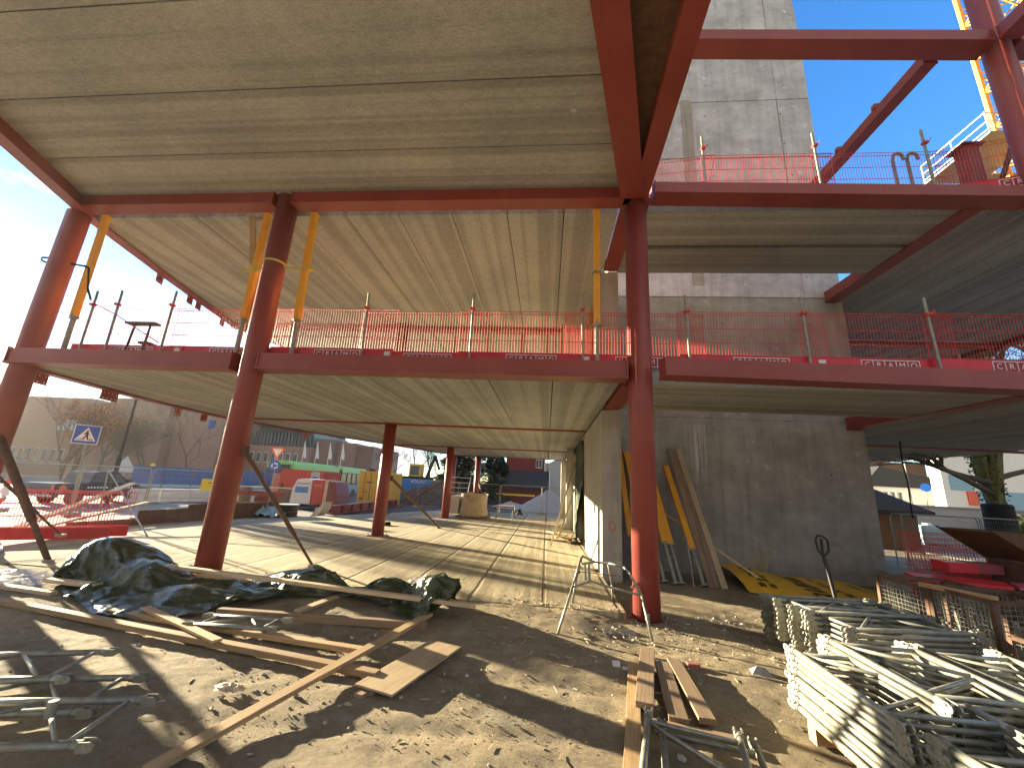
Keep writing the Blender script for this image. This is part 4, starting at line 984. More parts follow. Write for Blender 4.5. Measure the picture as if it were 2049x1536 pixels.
# the sheet is crumpled and dropped over a few lumps with the cloth solver, then kept as a plain mesh
SPINE = [(-8.35, 6.75, .35), (-7.9, 6.75, .85), (-7.2, 6.7, 1.05), (-6.4, 6.45, 1.05), (-5.6, 6.15, 1.0), (-4.95, 6.15, .95), (-4.45, 6.6, .75), (-3.9, 6.98, .5), (-3.2, 7.08, .42), (-2.5, 6.95, .5), (-1.95, 6.6, .75), (-1.5, 6.35, .85), (-1.15, 6.2, .75), (-.95, 6.15, .4)]
def settle_sheet(nu=150, nv=44, frames=68):
    acc = [0]
    for a, b in zip(SPINE, SPINE[1:]): acc.append(acc[-1] + math.dist(a[:2], b[:2]))
    def at(t):
        q = t * acc[-1]
        for i in range(len(SPINE) - 1):
            if acc[i] <= q <= acc[i + 1] + 1e-9:
                f = (q - acc[i]) / (acc[i + 1] - acc[i]); return [SPINE[i][k] * (1 - f) + SPINE[i + 1][k] * f for k in range(3)]
        return SPINE[-1]
    start = []; rest = []
    for i in range(nu + 1):
        u = i / nu; x, y, w = at(u); xb, yb, _ = at(min(1, u + .03)); xa, ya, _ = at(max(0, u - .03))
        d = Vector((xb - xa, yb - ya, 0)).normalized(); n = (Vector((-d.y, d.x, 0)) + Vector((0, 1.2, 0))).normalized()
        for j in range(nv + 1):
            v = -1 + 2 * j / nv; ww = w * (1 + .12 * noise.noise(Vector((u * 14, 3 * (v > 0), 0))))
            p = Vector((x, y, 0)) + n * v * ww
            p.z = (.62 if x < -6.4 else .45) + .10 * noise.noise(Vector((p.x * 2.2, p.y * 2.2, 1))) + .05 * noise.noise(Vector((p.x * 6, p.y * 6, 1))) + .02 * noise.noise(Vector((p.x * 15, p.y * 15, 1)))
            p.x += .05 * noise.noise(Vector((p.x * 4, p.y * 4, 7))); p.y += .05 * noise.noise(Vector((p.x * 4, p.y * 4, 11)))
            start.append(p); rest.append(Vector((u * acc[-1] * 1.38, v * ww * 1.5, 0)))
    me = bpy.data.meshes.new('sheet'); me.from_pydata(start, [], [(i * (nv + 1) + j, (i + 1) * (nv + 1) + j, (i + 1) * (nv + 1) + j + 1, i * (nv + 1) + j + 1) for i in range(nu) for j in range(nv)])
    o = bpy.data.objects.new('sheet', me); COL.objects.link(o)
    o.shape_key_add(name='Basis'); k = o.shape_key_add(name='rest')
    for i, p in enumerate(rest): k.data[i].co = p
    m = o.modifiers.new('cloth', 'CLOTH'); c = m.settings
    c.rest_shape_key = k; c.quality = 6; c.mass = .12; c.tension_stiffness = 25; c.compression_stiffness = 25; c.shear_stiffness = 8; c.bending_stiffness = .16
    c.air_damping = 2.5; c.tension_damping = 6; c.compression_damping = 6; c.shear_damping = 4
    q = m.collision_settings; q.use_self_collision = True; q.self_distance_min = .012; q.distance_min = .012; q.collision_quality = 3
    m.point_cache.frame_start = 1; m.point_cache.frame_end = frames
    lumps = []
    def solid(vs, fs):
        me = bpy.data.meshes.new('lump'); me.from_pydata(vs, [], fs); b = bpy.data.objects.new('lump', me); COL.objects.link(b); b.modifiers.new('c', 'COLLISION')
        b.collision.cloth_friction = 12; b.collision.thickness_outer = .01; lumps.append(b)
    solid([(-15, 0, 0), (5, 0, 0), (5, 14, 0), (-15, 14, 0)], [(0, 1, 2, 3)])
    for x, y, z, rx, ry, rz in [(-7.4, 6.75, .12, .42, .38, .46), (-6.9, 6.95, .1, .35, .3, .3), (-6.3, 6.4, .05, .45, .3, .27), (-5.2, 6.0, 0, .4, .3, .14), (-4.1, 7.0, 0, .5, .22, .2), (-3.2, 7.15, .0, .45, .2, .16), (-2.4, 6.85, .0, .35, .22, .24), (-1.65, 6.5, .05, .28, .26, .36), (-1.25, 6.1, 0, .25, .25, .2)]:
        vs = []; fs = []
        for a in range(13):
            for b in range(20):
                t_ = math.pi * a / 12; f = 2 * math.pi * b / 20; v = Vector((math.sin(t_) * math.cos(f), math.sin(t_) * math.sin(f), math.cos(t_)))
                kk = 1 + .12 * noise.noise(v * 1.7 + Vector((x, y, 0))); vs.append((x + v.x * rx * kk, y + v.y * ry * kk, z + v.z * rz * kk))
        for a in range(12):
            for b in range(20): fs.append((a * 20 + b, (a + 1) * 20 + b, (a + 1) * 20 + (b + 1) % 20, a * 20 + (b + 1) % 20))
        solid(vs, fs)
    for f in range(1, frames + 1): S.frame_set(f)
    e = o.evaluated_get(bpy.context.evaluated_depsgraph_get()).to_mesh()
    out = MB(); out.v = [v.co.copy() for v in e.vertices]; out.f = [tuple(p.vertices) for p in e.polygons]
    for b in lumps + [o]: bpy.data.objects.remove(b)
    S.frame_set(1)
    return out
mm = settle_sheet()
for v in mm.v: v.z += zf(v.x, v.y) + .015
o = mm.build('tarpaulin_heap', 'green_tarp', None, (-5, 6.5, 0), smooth=True); tag(o, 'crumpled dark green plastic tarpaulin heaped over planks in front of the strapped column', 'tarpaulin')
md = o.modifiers.new('smooth', 'SUBSURF'); md.levels = 1; md.render_levels = 1
def crumple(name, cx, cy, z0, rx, ry, h, mat, label, cat, seed=0, res=60):
    m = MB(); vs = []
    for j in range(res + 1):
        for i in range(res + 1):
            u = -1 + 2 * i / res; v = -1 + 2 * j / res; rr = math.hypot(u, v)
            a = 1 + .25 * noise.noise(Vector((u * 1.5, v * 1.5, seed)))
            x = cx + u * rx * a; y = cy + v * ry * a
            k = max(0, 1 - rr * .8) ** .6
            z = z0 + h * k * (.45 + .7 * ridged(Vector((u * 2 + seed, v * 2, seed)), 4))
            vs.append((x + .05 * noise.noise(Vector((u * 5, v * 5, seed + 3))), y, z))
    fs = []
    for j in range(res):
        for i in range(res):
            u = -1 + 2 * (i + .5) / res; v = -1 + 2 * (j + .5) / res
            if math.hypot(u, v) < 1 + .15 * noise.noise(Vector((u * 3, v * 3, seed + 7))):
                a = j * (res + 1) + i; fs.append((a, a + 1, a + res + 2, a + res + 1))
    o = m.add(vs, fs).build(name, mat, None, (cx, cy, z0), smooth=True); return tag(o, label, cat)
crumple('clear_film', -2.05, 7.45, .1, .42, .25, .22, 'clear_film', 'wad of clear plastic film behind the tarpaulin heap', 'plastic film', 3)
crumple('clear_film', -8.6, 6.3, .03, 1.0, .55, .14, 'clear_film', 'clear plastic film spread left of the tarpaulin mound', 'plastic film', 8)
crumple('paper_scrap', -2.75, 3.9, .02, .14, .08, .06, 'bag_cloth', 'crumpled brown paper scrap on the soil at lower left', 'paper', 5, 20)

# ------------------------------------------------------------------ yellow sheet by the core
sh = thing('yellow_sheet', 'yellow insulation film with black print lying folded along the core', 'plastic sheet', (5.8, 10.3, .02))
m = MB(); rx_, ry_ = 46, 16; vs = []
def sheet_pt(u, v):
    xa = 4.35 + 2.9 * u; w = .95 + .1 * math.sin(u * 3)
    ya = 11.22 - (1.75 * v) - .9 * u * v + .08 * math.sin(u * 7) - .1 * u
    xa += -.1 * v + .22 * v * u
    z = .03 + (.16 * math.exp(-((u - .1) / .2) ** 2) + .11) * (1 - v ** 3) * (1 - u ** 4 * .7) + .02 * noise.noise(Vector((u * 6, v * 6, 1)))
    return Vector((xa, ya, z))
for j in range(ry_ + 1):
    for i in range(rx_ + 1): vs.append(sheet_pt(i / rx_, j / ry_))
n1 = rx_ + 1
fs = [(j * n1 + i, (j + 1) * n1 + i, (j + 1) * n1 + i + 1, j * n1 + i + 1) for j in range(ry_) for i in range(rx_)]
m.add(vs, fs).build('film', 'yellow_sheet', sh, smooth=True)
def sheet_text(s, size, u0, v0, du, rot=0):
    q = text_mb(s, size); out = []
    for p in q.v:
        x, y = p.x, p.y
        c, s_ = math.cos(rot), math.sin(rot); x, y = x * c - y * s_, x * s_ + y * c
        P_ = sheet_pt(max(.0, min(1, u0 + x * du)), max(0, min(1, v0 - y * .9))); out.append(P_ + Vector((0, 0, .014)))
    return out, q.f
m = MB()
for s, size, u0, v0, rot in (('ISOLER', .30, .12, .5, -1.4), ('GLAVA', .55, .42, .45, -1.4), ('EXTREM', .22, .56, .5, -1.4), ('GLAVA', .5, .86, .6, -1.4)):
    pass
for u0, v0, a in ((.10, .5, .05), (.16, .55, .04), (.40, .45, .10), (.47, .5, .05), (.60, .5, .05), (.86, .55, .08)):
    for k in range(6):
        uu = u0 + random.uniform(-.01, .01); v1 = .14 + .13 * k
        for (du, dv, lu, lv) in ((0, 0, a * .8, .03), (0, 0, .012, .09), (a * .55, 0, .012, .09), (0, .05, a * .5, .02)):
            if random.random() < .8:
                a_ = [sheet_pt(uu + du, v1 + dv), sheet_pt(uu + du + lu, v1 + dv), sheet_pt(uu + du + lu, v1 + dv + lv), sheet_pt(uu + du, v1 + dv + lv)]
                m.quad(*[p + Vector((0, 0, .012)) for p in a_[::-1]])
m.build('print', 'sign_black', sh)
# pallet jack handle
pj = thing('pallet_jack', 'pallet jack with black loop handle standing behind the rear scaffold pile', 'pallet jack', (4.75, 7.35, 0))
MB().bar((4.62, 7.35, .22), (4.62, 7.55, 1.02), .045, .035).build('drawbar', 'black_rubber', pj)
m = MB(); c = Vector((4.62, 7.57, 1.03))
m.path([c, c + Vector((-.07, 0, .10)), c + Vector((-.09, 0, .26)), c + Vector((-.05, 0, .33)), c + Vector((.03, 0, .32)), c + Vector((.10, 0, .26)), c + Vector((.10, 0, .10)), c + Vector((.03, 0, .02)), c], .018, 8)
m.path([c, c + Vector((.0, 0, .28))], .022, 8); m.build('handle', 'black_rubber', pj)
m = MB().box((4.62, 7.25, .08), (4.92, 7.5, .26)).tube((4.66, 7.35, .08), (4.88, 7.35, .08), .08, 14); m.build('pump_body', 'dark_red_steel', pj)
m = MB().box((4.5, 7.5, .04), (4.66, 8.6, .10)).box((4.9, 7.5, .04), (5.06, 8.6, .10)); m.build('fork', 'dark_red_steel', pj)
tag(MB().box((8.1, 11.0, 0), (8.75, 11.28, .38)).build('concrete_block', 'core_concrete', None, (8.4, 11.1, 0), bevel=.01), 'light concrete block at the foot of the core corner', 'block')
# dead weeds by the core
m = MB()
for i in range(14):
    x = 5.25 + random.uniform(-.2, .2); h = random.uniform(.3, .8); a = random.uniform(-.25, .25)
    m.path([(x, 11.1, .05), (x + a * .4, 11.1, h * .6), (x + a, 11.12, h)], .004, 4)
m.path([(5.3, 11.1, .9), (5.1, 11.1, 1.02), (4.85, 11.1, .75), (4.6, 11.1, .68)], .006, 4)
tag(m.build('dry_weed', 'strap_yellow', None, (5.2, 11.1, 0)), 'dry yellow weed stalks against the core behind the yellow sheet', 'weed')
# debris things
tag(MB().box((1.66, 5.35, .0), (1.80, 5.43, .05)).xf(Matrix.Identity(4)).build('red_brick', 'red_brick', None, (1.7, 5.4, 0), bevel=.006), 'broken red brick right of the weathered boards', 'brick')
tag(MB().add([(2.35, 5.35, 0), (2.58, 5.3, 0), (2.55, 5.48, 0), (2.38, 5.5, 0), (2.42, 5.38, .08), (2.52, 5.4, .06)], [(0, 1, 4), (1, 5, 4), (1, 2, 5), (2, 3, 5), (3, 4, 5), (3, 0, 4), (3, 2, 1, 0)]).build('grey_stone', 'gravel_grey', None, (2.45, 5.4, 0)), 'dark angular stone in the sun patch left of the scaffold piles', 'stone')
tag(MB().add([(.95, 6.35, .0), (1.3, 6.3, 0), (1.32, 6.45, 0), (1.0, 6.5, 0), (1.05, 6.4, .05), (1.25, 6.39, .05)], [(0, 1, 5, 4), (1, 2, 5), (2, 3, 4, 5), (3, 0, 4), (3, 2, 1, 0)]).build('flat_stone', 'brick_stone', None, (1.1, 6.4, 0)), 'flat pale stone left of the near column base', 'stone')
tag(MB().box((.80, 5.2, 0), (.88, 5.26, .05)).box((.9, 5.15, 0), (1.0, 5.2, .02)).build('foam_scrap', 'logo_white', None, (.85, 5.2, 0)), 'white foam scrap left of the weathered boards', 'scrap')

# ------------------------------------------------------------------ rusty cage boxes at the right
def cage(x, y, z, w, d, h, label, fill):
    t = thing('cage_pallet', label, 'cage box', (x, y, z), 'rusty wire cage boxes')
    for (a, b) in ((0, 0), (w, 0), (w, d), (0, d)): MB().bar((x + a, y + b, z), (x + a, y + b, z + h), .05, .05).build('corner_post', 'rusty_steel', t)
    for zz in (z + .12, z + h):
        for p, q in (((x + .026, y), (x + w - .026, y)), ((x + .026, y + d), (x + w - .026, y + d)), ((x, y + .026), (x, y + d - .026)), ((x + w, y + .026), (x + w, y + d - .026))):
            MB().bar((*p, zz), (*q, zz), .045, .045).build('frame_rail', 'rusty_steel', t)
    m = MB(); m.box((x, y, z + .1), (x + w, y + d, z + .13)); m.build('floor_plate', 'rusty_steel', t)
    m = MB(); s = .055
    k = 1
    while k * s < w: m.tube((x + k * s, y, z + .12), (x + k * s, y, z + h), .0028, 4, caps=False); m.tube((x + k * s, y + d, z + .12), (x + k * s, y + d, z + h), .0028, 4, caps=False); k += 1
    k = 1
    while k * s < d: m.tube((x, y + k * s, z + .12), (x, y + k * s, z + h), .0028, 4, caps=False); m.tube((x + w, y + k * s, z + .12), (x + w, y + k * s, z + h), .0028, 4, caps=False); k += 1
    k = 1
    while .12 + k * s < h:
        zz = z + .12 + k * s
        m.tube((x, y, zz), (x + w, y, zz), .0028, 4); m.tube((x, y, zz), (x, y + d, zz), .0028, 4); m.tube((x, y + d, zz), (x + w, y + d, zz), .0028, 4); m.tube((x + w, y, zz), (x + w, y + d, zz), .0028, 4); k += 1
    m.build('wire_panels', 'galvanised', t)
    for i in range(fill):
        a = x + .08 + random.random() * (w - .16); b = y + .08 + random.random() * (d - .16); hh = random.uniform(.35, .75) * h
        q = MB().tube((a, b, z + .14), (a + random.uniform(-.05, .05), b + random.uniform(-.05, .05), z + hh), .022, 8).tube((a, b, z + hh * .9), (a, b, z + hh * .96), .035, 8)
        tag(q.build('steel_pipe', 'galvanised', None, (a, b, z + .14)), 'short galvanised pipe standing in %s' % label.replace('rusty wire ', ''), 'pipe', 'short pipes in the cage boxes: ' + label)
cage(4.98, 5.35, .02, .95, .75, .90, 'rusty wire cage box right of the scaffold piles, nearest the centre', 12)
cage(5.05, 6.25, .02, .9, .8, .85, 'rusty wire cage box behind, with pale wooden rim', 6)
cage(5.95, 5.0, .02, 1.1, .8, .92, 'rusty wire cage box at the right edge full of pipes', 22)
cage(4.9, 4.3, .02, .9, .85, .62, 'low rusty wire cage box at the lower right edge', 14)
plank((4.95, 6.2, .9), (5.05, 5.38, .93), .07, .05, 'wooden rim piece on the cage box', 'raw_wood')
# reds behind: stored barriers, toe boards, low stand
GE = 'red barriers stored beside the core'
for x, y, z, rz, rx, l in ((7.55, 9.6, .02, R(-4), 0, 'standing near the core corner, nearest one'), (7.9, 9.95, .06, R(-12), R(-12), 'standing just behind the first by the core corner'), (9.4, 9.1, .05, R(5), R(8), 'standing at the right edge beyond the cage boxes'),
                       (8.0, 8.6, .62, R(-3), R(-84), 'lying flat on the red pile'), (8.05, 8.75, .58, R(2), R(-86), 'lying flat under the top one of the red pile')):
    put(BAR, loc=(x, y, z), rz=rz, rx=rx, label='red mesh barrier ' + l, group=GE)
put(BAR, loc=(9.55, 8.75, .32), rz=R(176), label='red mesh barrier standing on the timber rack behind the bright red board', group=GE)
put(BAR, loc=(9.8, 9.2, .22), rz=R(184), rx=R(6), label='red mesh barrier standing just behind the one on the timber rack', group=GE)
rack = thing('timber_rack', 'low timber rack under the red barrier pile', 'rack', (8.2, 8.2, 0))
for i in range(2):
    MB().bar((6.75, 7.75 + .9 * i, .52), (9.9, 7.65 + .9 * i, .52), .09, .09).build('rail', 'old_wood', rack)
for x in (6.85, 8.2, 9.6):
    MB().box((x, 7.68, .0), (x + .1, 8.7, .47)).build('support', 'rusty_steel', rack)
tag(MB().prism([(5.95, 7.45), (7.0, 7.15), (7.35, 7.62), (6.2, 8.05)], .78, .82).build('red_board', 'toe_board_red', None, (6.5, 7.6, .8)), 'bright red board lying over the cage boxes', 'board')
tag(MB().prism([(7.05, 7.12), (7.8, 7.05), (7.95, 7.5), (7.4, 7.6)], .79, .83).build('pink_board', 'magenta_sheet', None, (7.5, 7.4, .8)), 'faded pink board right of the bright red board', 'board')
for i, (dx, l) in enumerate(((0, 'left'), (.5, 'middle'), (1.2, 'right'))):
    tag(MB().box((6.9 + dx, 8.0 + .1 * i, .86), (7.35 + dx, 8.35 + .1 * i, 1.02)).box((6.92 + dx, 7.995 + .1 * i, .9), (7.2 + dx, 8.36 + .1 * i, .98)).build('red_crate', ('toe_board_red', 'magenta_sheet', 'container_red')[i], None, (7 + dx, 8, .86), bevel=.01), 'small red crate on the timber rack, %s of three' % l, 'crate', 'red crates on the timber rack')
# tipping skip
sk = thing('tipping_skip', 'brown open steel skip at the right edge below the tree', 'skip', (8.6, 7.8, .5))
m = MB(); m.prism_ax([(-.05, 1.42), (0, 1.42), (.75, .95), (2.0, .95), (2.0, 1.38), (2.06, 1.38), (2.06, .90), (.72, .90)], (7.25, 7.5, .18), (1, 0, 0), (0, 0, 1), (0, .03, 0))
m.prism_ax([(-.05, 1.42), (0, 1.42), (.75, .95), (2.0, .95), (2.0, 1.38), (2.06, 1.38), (2.06, .90), (.72, .90)], (7.25, 8.47, .18), (1, 0, 0), (0, 0, 1), (0, .03, 0))
m.build('side_rims', 'brown_timber', sk)
MB().prism_ax([(0, 1.40), (2.03, 1.38), (2.0, .93), (.75, .93)], (7.25, 7.53, .18), (1, 0, 0), (0, 0, 1), (0, .02, 0)).build('near_side', 'brown_timber', sk)
MB().prism_ax([(0, 1.40), (2.03, 1.38), (2.0, .93), (.75, .93)], (7.25, 8.45, .18), (1, 0, 0), (0, 0, 1), (0, .02, 0)).build('far_side', 'brown_timber', sk)
MB().prism_ax([(0, 1.38), (.02, 1.40), (.77, .95), (.75, .93)], (7.25, 7.55, .18), (1, 0, 0), (0, 0, 1), (0, .9, 0)).build('sloping_floor', 'brown_timber', sk)
for x in (7.9, 8.9): MB().box((x, 7.6, .0), (x + .08, 8.4, 1.09)).build('support_leg', 'rusty_steel', sk)
m = MB(); m.path([(10.54, 13, 3.8), (10.5, 13.0, 3.2), (10.56, 13.02, 2.6), (10.5, 13, 1.6)], .02, 6)
tag(m.build('hanging_cable', 'felt_black', None, (10.5, 13, 3.8)), 'dark cable hanging from the shaded deck at the right', 'cable')

# temporary site fence panels
def make_heras(w=3.0, h=1.95):
    t = local_thing('site_fence_panel', 'x', 'fence panel')
    m = MB(); m.path([(0, 0, 0), (0, 0, h - .12), (.04, 0, h - .03), (.12, 0, h), (w - .12, 0, h), (w - .04, 0, h - .03), (w, 0, h - .12), (w, 0, 0)], .021, 8); m.tube((0, 0, .15), (w, 0, .15), .016, 6)
    m.build('tube_frame', 'galvanised', t)
    m = MB(); k = 1
    while k * .075 < w: m.tube((k * .075, 0, .15), (k * .075, 0, h), .0022, 3, caps=False); k += 1
    for z in (.35, .6, .85, 1.1, 1.35, 1.6, 1.8): m.tube((0, .004, z), (w, .004, z), .0025, 3, caps=False)
    m.build('wire_mesh', 'galvanised', t)
    m = MB(); m.prism([(-.33, -.11), (.33, -.11), (.33, .11), (-.33, .11)], -.02, .13); m.build('foot_block', 'core_concrete', t)
    return t
HER = make_heras()
GH = 'temporary mesh fence panels'
put(HER, loc=(-21.8, 15.0, -.12), rz=R(2), label='temporary fence panel in front of the pickup, left one', group=GH)
put(HER, loc=(-18.7, 15.1, -.1), rz=R(0), label='temporary fence panel in front of the pickup, right one', group=GH)
put(HER, loc=(-15.5, 15.0, -.1), rz=R(64), label='temporary fence panel turned sideways before the blue hoarding', group=GH)
for i, (x, y, rz, l) in enumerate(((-9.5, 30.3, 0, 'left of the bulk bag'), (-6.4, 30.4, -2, 'behind the bulk bag'), (-3.3, 30.2, 2, 'in front of the dark-roofed garage'), (-.3, 30.3, 0, 'in front of the gravel heap'))):
    put(HER, loc=(x, y, .02), rz=R(rz), label='temporary fence panel at the far end of the hall ' + l, group=GH)
for i, (x, y, rz, l) in enumerate(((12.1, 15.9, 4, 'just right of the core corner'), (13.0, 16.6, 6, 'in front of the grey wall right of the core'), (15.9, 16.9, -4, 'in front of the wrapped tree trunk'), (18.8, 16.5, 0, 'at the right picture edge'))):
    put(HER, loc=(x, y, -.3), rz=R(rz), label='temporary fence panel ' + l, group=GH)
tag(MB().path([(-14.3, 12.4, .0), (-14.0, 12.0, 1.75), (-10.55, 10.5, .12)], .02, 8).build('fence_stay', 'galvanised', None, (-14, 12, 0)), 'grey stay pole sloping down from the fence to the slab left of the strapped column', 'pole')
# low red barrier and boards at left
put(BAR, loc=(-10.9, 9.8, .12), rz=R(218), rx=0, label='red mesh barrier standing on the slab edge left of the far left column foot', group='red barriers at the slab edge')
put(BAR, loc=(-10.95, 10.3, .12), rz=R(225), rx=0, label='red mesh barrier behind the thick rusty brace', group='red barriers at the slab edge')
plank((-13.2, 9.6, .25), (-15.6, 14.4, 1.25), .2, .05, 'upper reddish board sloping up behind the red barrier', 'raw_wood', 'boards sloping behind the red barrier')
plank((-12.9, 9.6, .2), (-14.6, 14.2, .62), .18, .05, 'lower reddish board sloping behind the red barrier', 'raw_wood', 'boards sloping behind the red barrier')
m = MB(); pts = [(-12.2, 8.5, 1.55), (-12.25, 8.4, 1.3), (-12.0, 8.3, 1.1), (-12.1, 8.25, .9), (-11.9, 8.2, .7), (-11.85, 8.1, .5), (-11.6, 8.0, .3), (-11.2, 7.9, .15), (-10.9, 7.7, .12)]
for k in range(8):
    m2 = MB().bar(pts[k], pts[k + 1], .012, .14, (1, 0, 0)); 
    if k == 0: wt = MB(); rt = MB()
    (rt if k % 2 == 0 else wt).add(m2.v, m2.f)
tp_ = thing('barrier_tape', 'red and white warning tape hanging at the far left column', 'tape', (-11.8, 8.2, .2))
rt.build('red_bands', 'orange_red', tp_); wt.build('white_bands', 'white_paint', tp_)
# rusty sheet edging beyond the slab
GP2 = 'brown steel trench sheets'
pp = [(-13.9, 11.2, .22), (-13.6, 13.0, .48), (-13.4, 14.7, .60), (-13.1, 16.4, .62), (-12.5, 18.4, .55)]
for i in range(len(pp) - 1):
    a, b = pp[i], pp[i + 1]; z = a[2]
    m = MB(); d = (Vector(b[:2] + (0,)) - Vector(a[:2] + (0,))); n = 6
    for k in range(n):
        u0 = Vector(a[:2] + (0,)) + d * (k / n); u1 = Vector(a[:2] + (0,)) + d * ((k + 1) / n); o_ = Vector((.02, .01, 0)) * (k % 2)
        m.bar(u0 + o_ + Vector((0, 0, z / 2 - .2)), u1 + o_ + d * .004 + Vector((0, 0, z / 2 - .2)), .045, z + .4)
    tag(m.build('trench_sheet', 'rusty_steel', None, (a[0], a[1], 0)), 'brown corrugated trench sheet beyond the slab edge, %s from the left' % ['first', 'second', 'third', 'fourth'][i], 'trench sheet', GP2)

# ------------------------------------------------------------------ pickup truck
pk = thing('pickup_truck', 'dark double-cab pickup parked beyond the fence at far left', 'pickup', (-26.1, 22, -.25))
def place_side(pts, x0, x1):  # profile in (y,z) extruded over x
    return MB().prism_ax(pts, (x0, 0, -.25), (0, 1, 0), (0, 0, 1), (x1 - x0, 0, 0))
b_ = 19.2
body = [(b_, .62), (b_ + .02, 1.08), (b_ + 1.55, 1.10), (b_ + 1.6, 1.12), (b_ + 3.75, 1.10), (b_ + 4.9, 1.02), (b_ + 5.3, .86), (b_ + 5.36, .52), (b_ + 4.85, .45), (b_ + 4.80, .62), (b_ + 4.62, .84), (b_ + 4.3, .92), (b_ + 3.98, .84), (b_ + 3.82, .62), (b_ + 3.75, .42), (b_ + 1.62, .42), (b_ + 1.55, .62), (b_ + 1.4, .84), (b_ + 1.1, .92), (b_ + .78, .84), (b_ + .6, .62), (b_ + .55, .5), (b_ + .02, .5)]
place_side(body, -27.0, -25.15).build('body', 'car_paint', pk, bevel=.03)
cab = [(b_ + 1.62, 1.1), (b_ + 1.8, 1.68), (b_ + 2.1, 1.76), (b_ + 3.1, 1.76), (b_ + 3.95, 1.12)]
place_side(cab, -26.9, -25.25).build('cab', 'car_paint', pk, bevel=.05)
for w_ in ([(b_ + 1.82, 1.16), (b_ + 1.95, 1.62), (b_ + 2.6, 1.66), (b_ + 2.6, 1.16)], [(b_ + 2.68, 1.16), (b_ + 2.68, 1.66), (b_ + 3.08, 1.66), (b_ + 3.7, 1.18)]):
    place_side(w_, -25.26, -25.235).build('side_window', 'window_glass', pk)
for yy in (b_ + 1.1, b_ + 4.3):
    for xx in (-27.0, -25.38):
        wh = MB().tube((xx, yy, .11), (xx + .24, yy, .11), .37, 24).build('wheel', 'black_rubber', pk)
        r_ = MB().tube((xx + .235, yy, .11), (xx + .25, yy, .11), .10, 12)
        for k in range(6): a = k * math.pi / 3; r_.bar((xx + .245, yy, .11), (xx + .245, yy + .24 * math.cos(a), .11 + .24 * math.sin(a)), .02, .07, (1, 0, 0))
        r_.build('rim', 'chrome', wh)
m = MB()
for k in range(16):
    yy = b_ + 1.55 + k * .16
    if k != 7: m.box((-25.155, yy, .60), (-25.143, yy + .10, .68))
m.build('checker_stripe', 'white_paint', pk)
m = MB().prism_ax([(b_ + .3 + .17 * math.cos(a * .6283), 1.02 + .17 * math.sin(a * .6283)) for a in range(10)], (-25.155, 0, -.25), (0, 1, 0), (0, 0, 1), (.012, 0, 0)); m.v = [v - Vector((0, -.1, .18)) for v in m.v]; m.build('round_badge', 'orange_red', pk)
MB().box((-27.02, b_ - .03, .5), (-25.14, b_ + .02, .62)).xf(Matrix.Translation((0, 0, -.35))).build('rear_bumper', 'chrome', pk)
MB().box((-25.3, b_ - .01, .5), (-25.16, b_ + .03, .75)).build('tail_light', 'orange_red', pk)
MB().box((-25.24, b_ + 3.6, .95), (-25.02, b_ + 3.75, 1.1)).build('mirror', 'car_paint', pk)

# ------------------------------------------------------------------ signs and lamp on the left
def sign_face(M, mb, name, mat, parent): return mb.xf(M).build(name, mat, parent)
def facing(x, y, z): # frame whose +Z looks back at the viewer
    d = Vector((0 - x, 0 - y, 0)).normalized(); ax = Vector((-d.y, d.x, 0)); 
    return Matrix.Translation((x, y, z)) @ Matrix((ax, Vector((0, 0, 1)), ax.cross(Vector((0, 0, 1))))).transposed().to_4x4()
def disc(r, n=32): return [(r * math.cos(2 * math.pi * i / n), r * math.sin(2 * math.pi * i / n)) for i in range(n)]
ps = thing('crossing_sign', 'blue square pedestrian crossing sign on a slanting pole by the pickup', 'road sign', (-17.6, 14, -.2))
MB().tube((-17.35, 14, -.2), (-17.66, 14.02, 3.05), .03, 8).build('pole', 'galvanised', ps)
M = facing(-17.62, 13.95, 2.98)
def rect(w, h): return [(-w, -h), (w, -h), (w, h), (-w, h)]
sign_face(M, MB().prism(rect(.36, .36), -.01, .0), 'border', 'white_paint', ps)
sign_face(M, MB().prism(rect(.335, .335), .002, .006), 'blue_field', 'sign_blue', ps)
sign_face(M, MB().prism([(-.29, -.24), (.29, -.24), (0, .27)], .008, .010), 'white_triangle', 'white_paint', ps)
mk = MB()
mk.prism([(x + .01, y + .135) for x, y in disc(.032, 12)], .012, .014)
mk.prism([(-.035, .10), (.04, .10), (.05, -.03), (-.02, -.03)], .012, .014)
mk.prism([(-.02, -.03), (.03, -.03), (-.05, -.20), (-.09, -.20)], .012, .0141)
mk.prism([(.0, -.03), (.05, -.03), (.09, -.20), (.05, -.20)], .012, .0142)
mk.prism([(-.03, .09), (-.09, -.0), (-.07, -.01), (-.01, .06)], .012, .0143); mk.prism([(.03, .09), (.09, .0), (.075, -.01), (.02, .06)], .012, .0144)
for x in (-.2, -.12, .14, .2): mk.prism([(x - .03, -.225), (x, -.225), (x + .03 - x * .2, -.15), (x - x * .2, -.15)], .012, .0146)
sign_face(M, mk, 'walking_figure', 'sign_black', ps)
lp = thing('lamp_post', 'dark leaning-looking lamp post behind the pickup front', 'lamp post', (-25.5, 22.8, -.3))
MB().tube((-23.9, 20.9, -.3), (-23.9, 20.9, 2.3), .11, 12).build('lower_pole', 'felt_black', lp)
MB().tube((-23.9, 20.9, 2.3), (-23.9, 20.9, 9.0), .07, 12, .05).build('upper_pole', 'felt_black', lp)
MB().box((-24.2, 20.3, 8.9), (-23.6, 20.9, 9.05)).build('lamp_head', 'felt_black', lp)
gw = thing('give_way_sign', 'red and white give-way triangle over a blue roundabout disc', 'road sign', (-16.8, 24, -.2))
MB().tube((-16.8, 24.05, -.2), (-16.8, 24.05, 3.5), .03, 8).build('pole', 'galvanised', gw)
M = facing(-16.8, 24, 3.15)
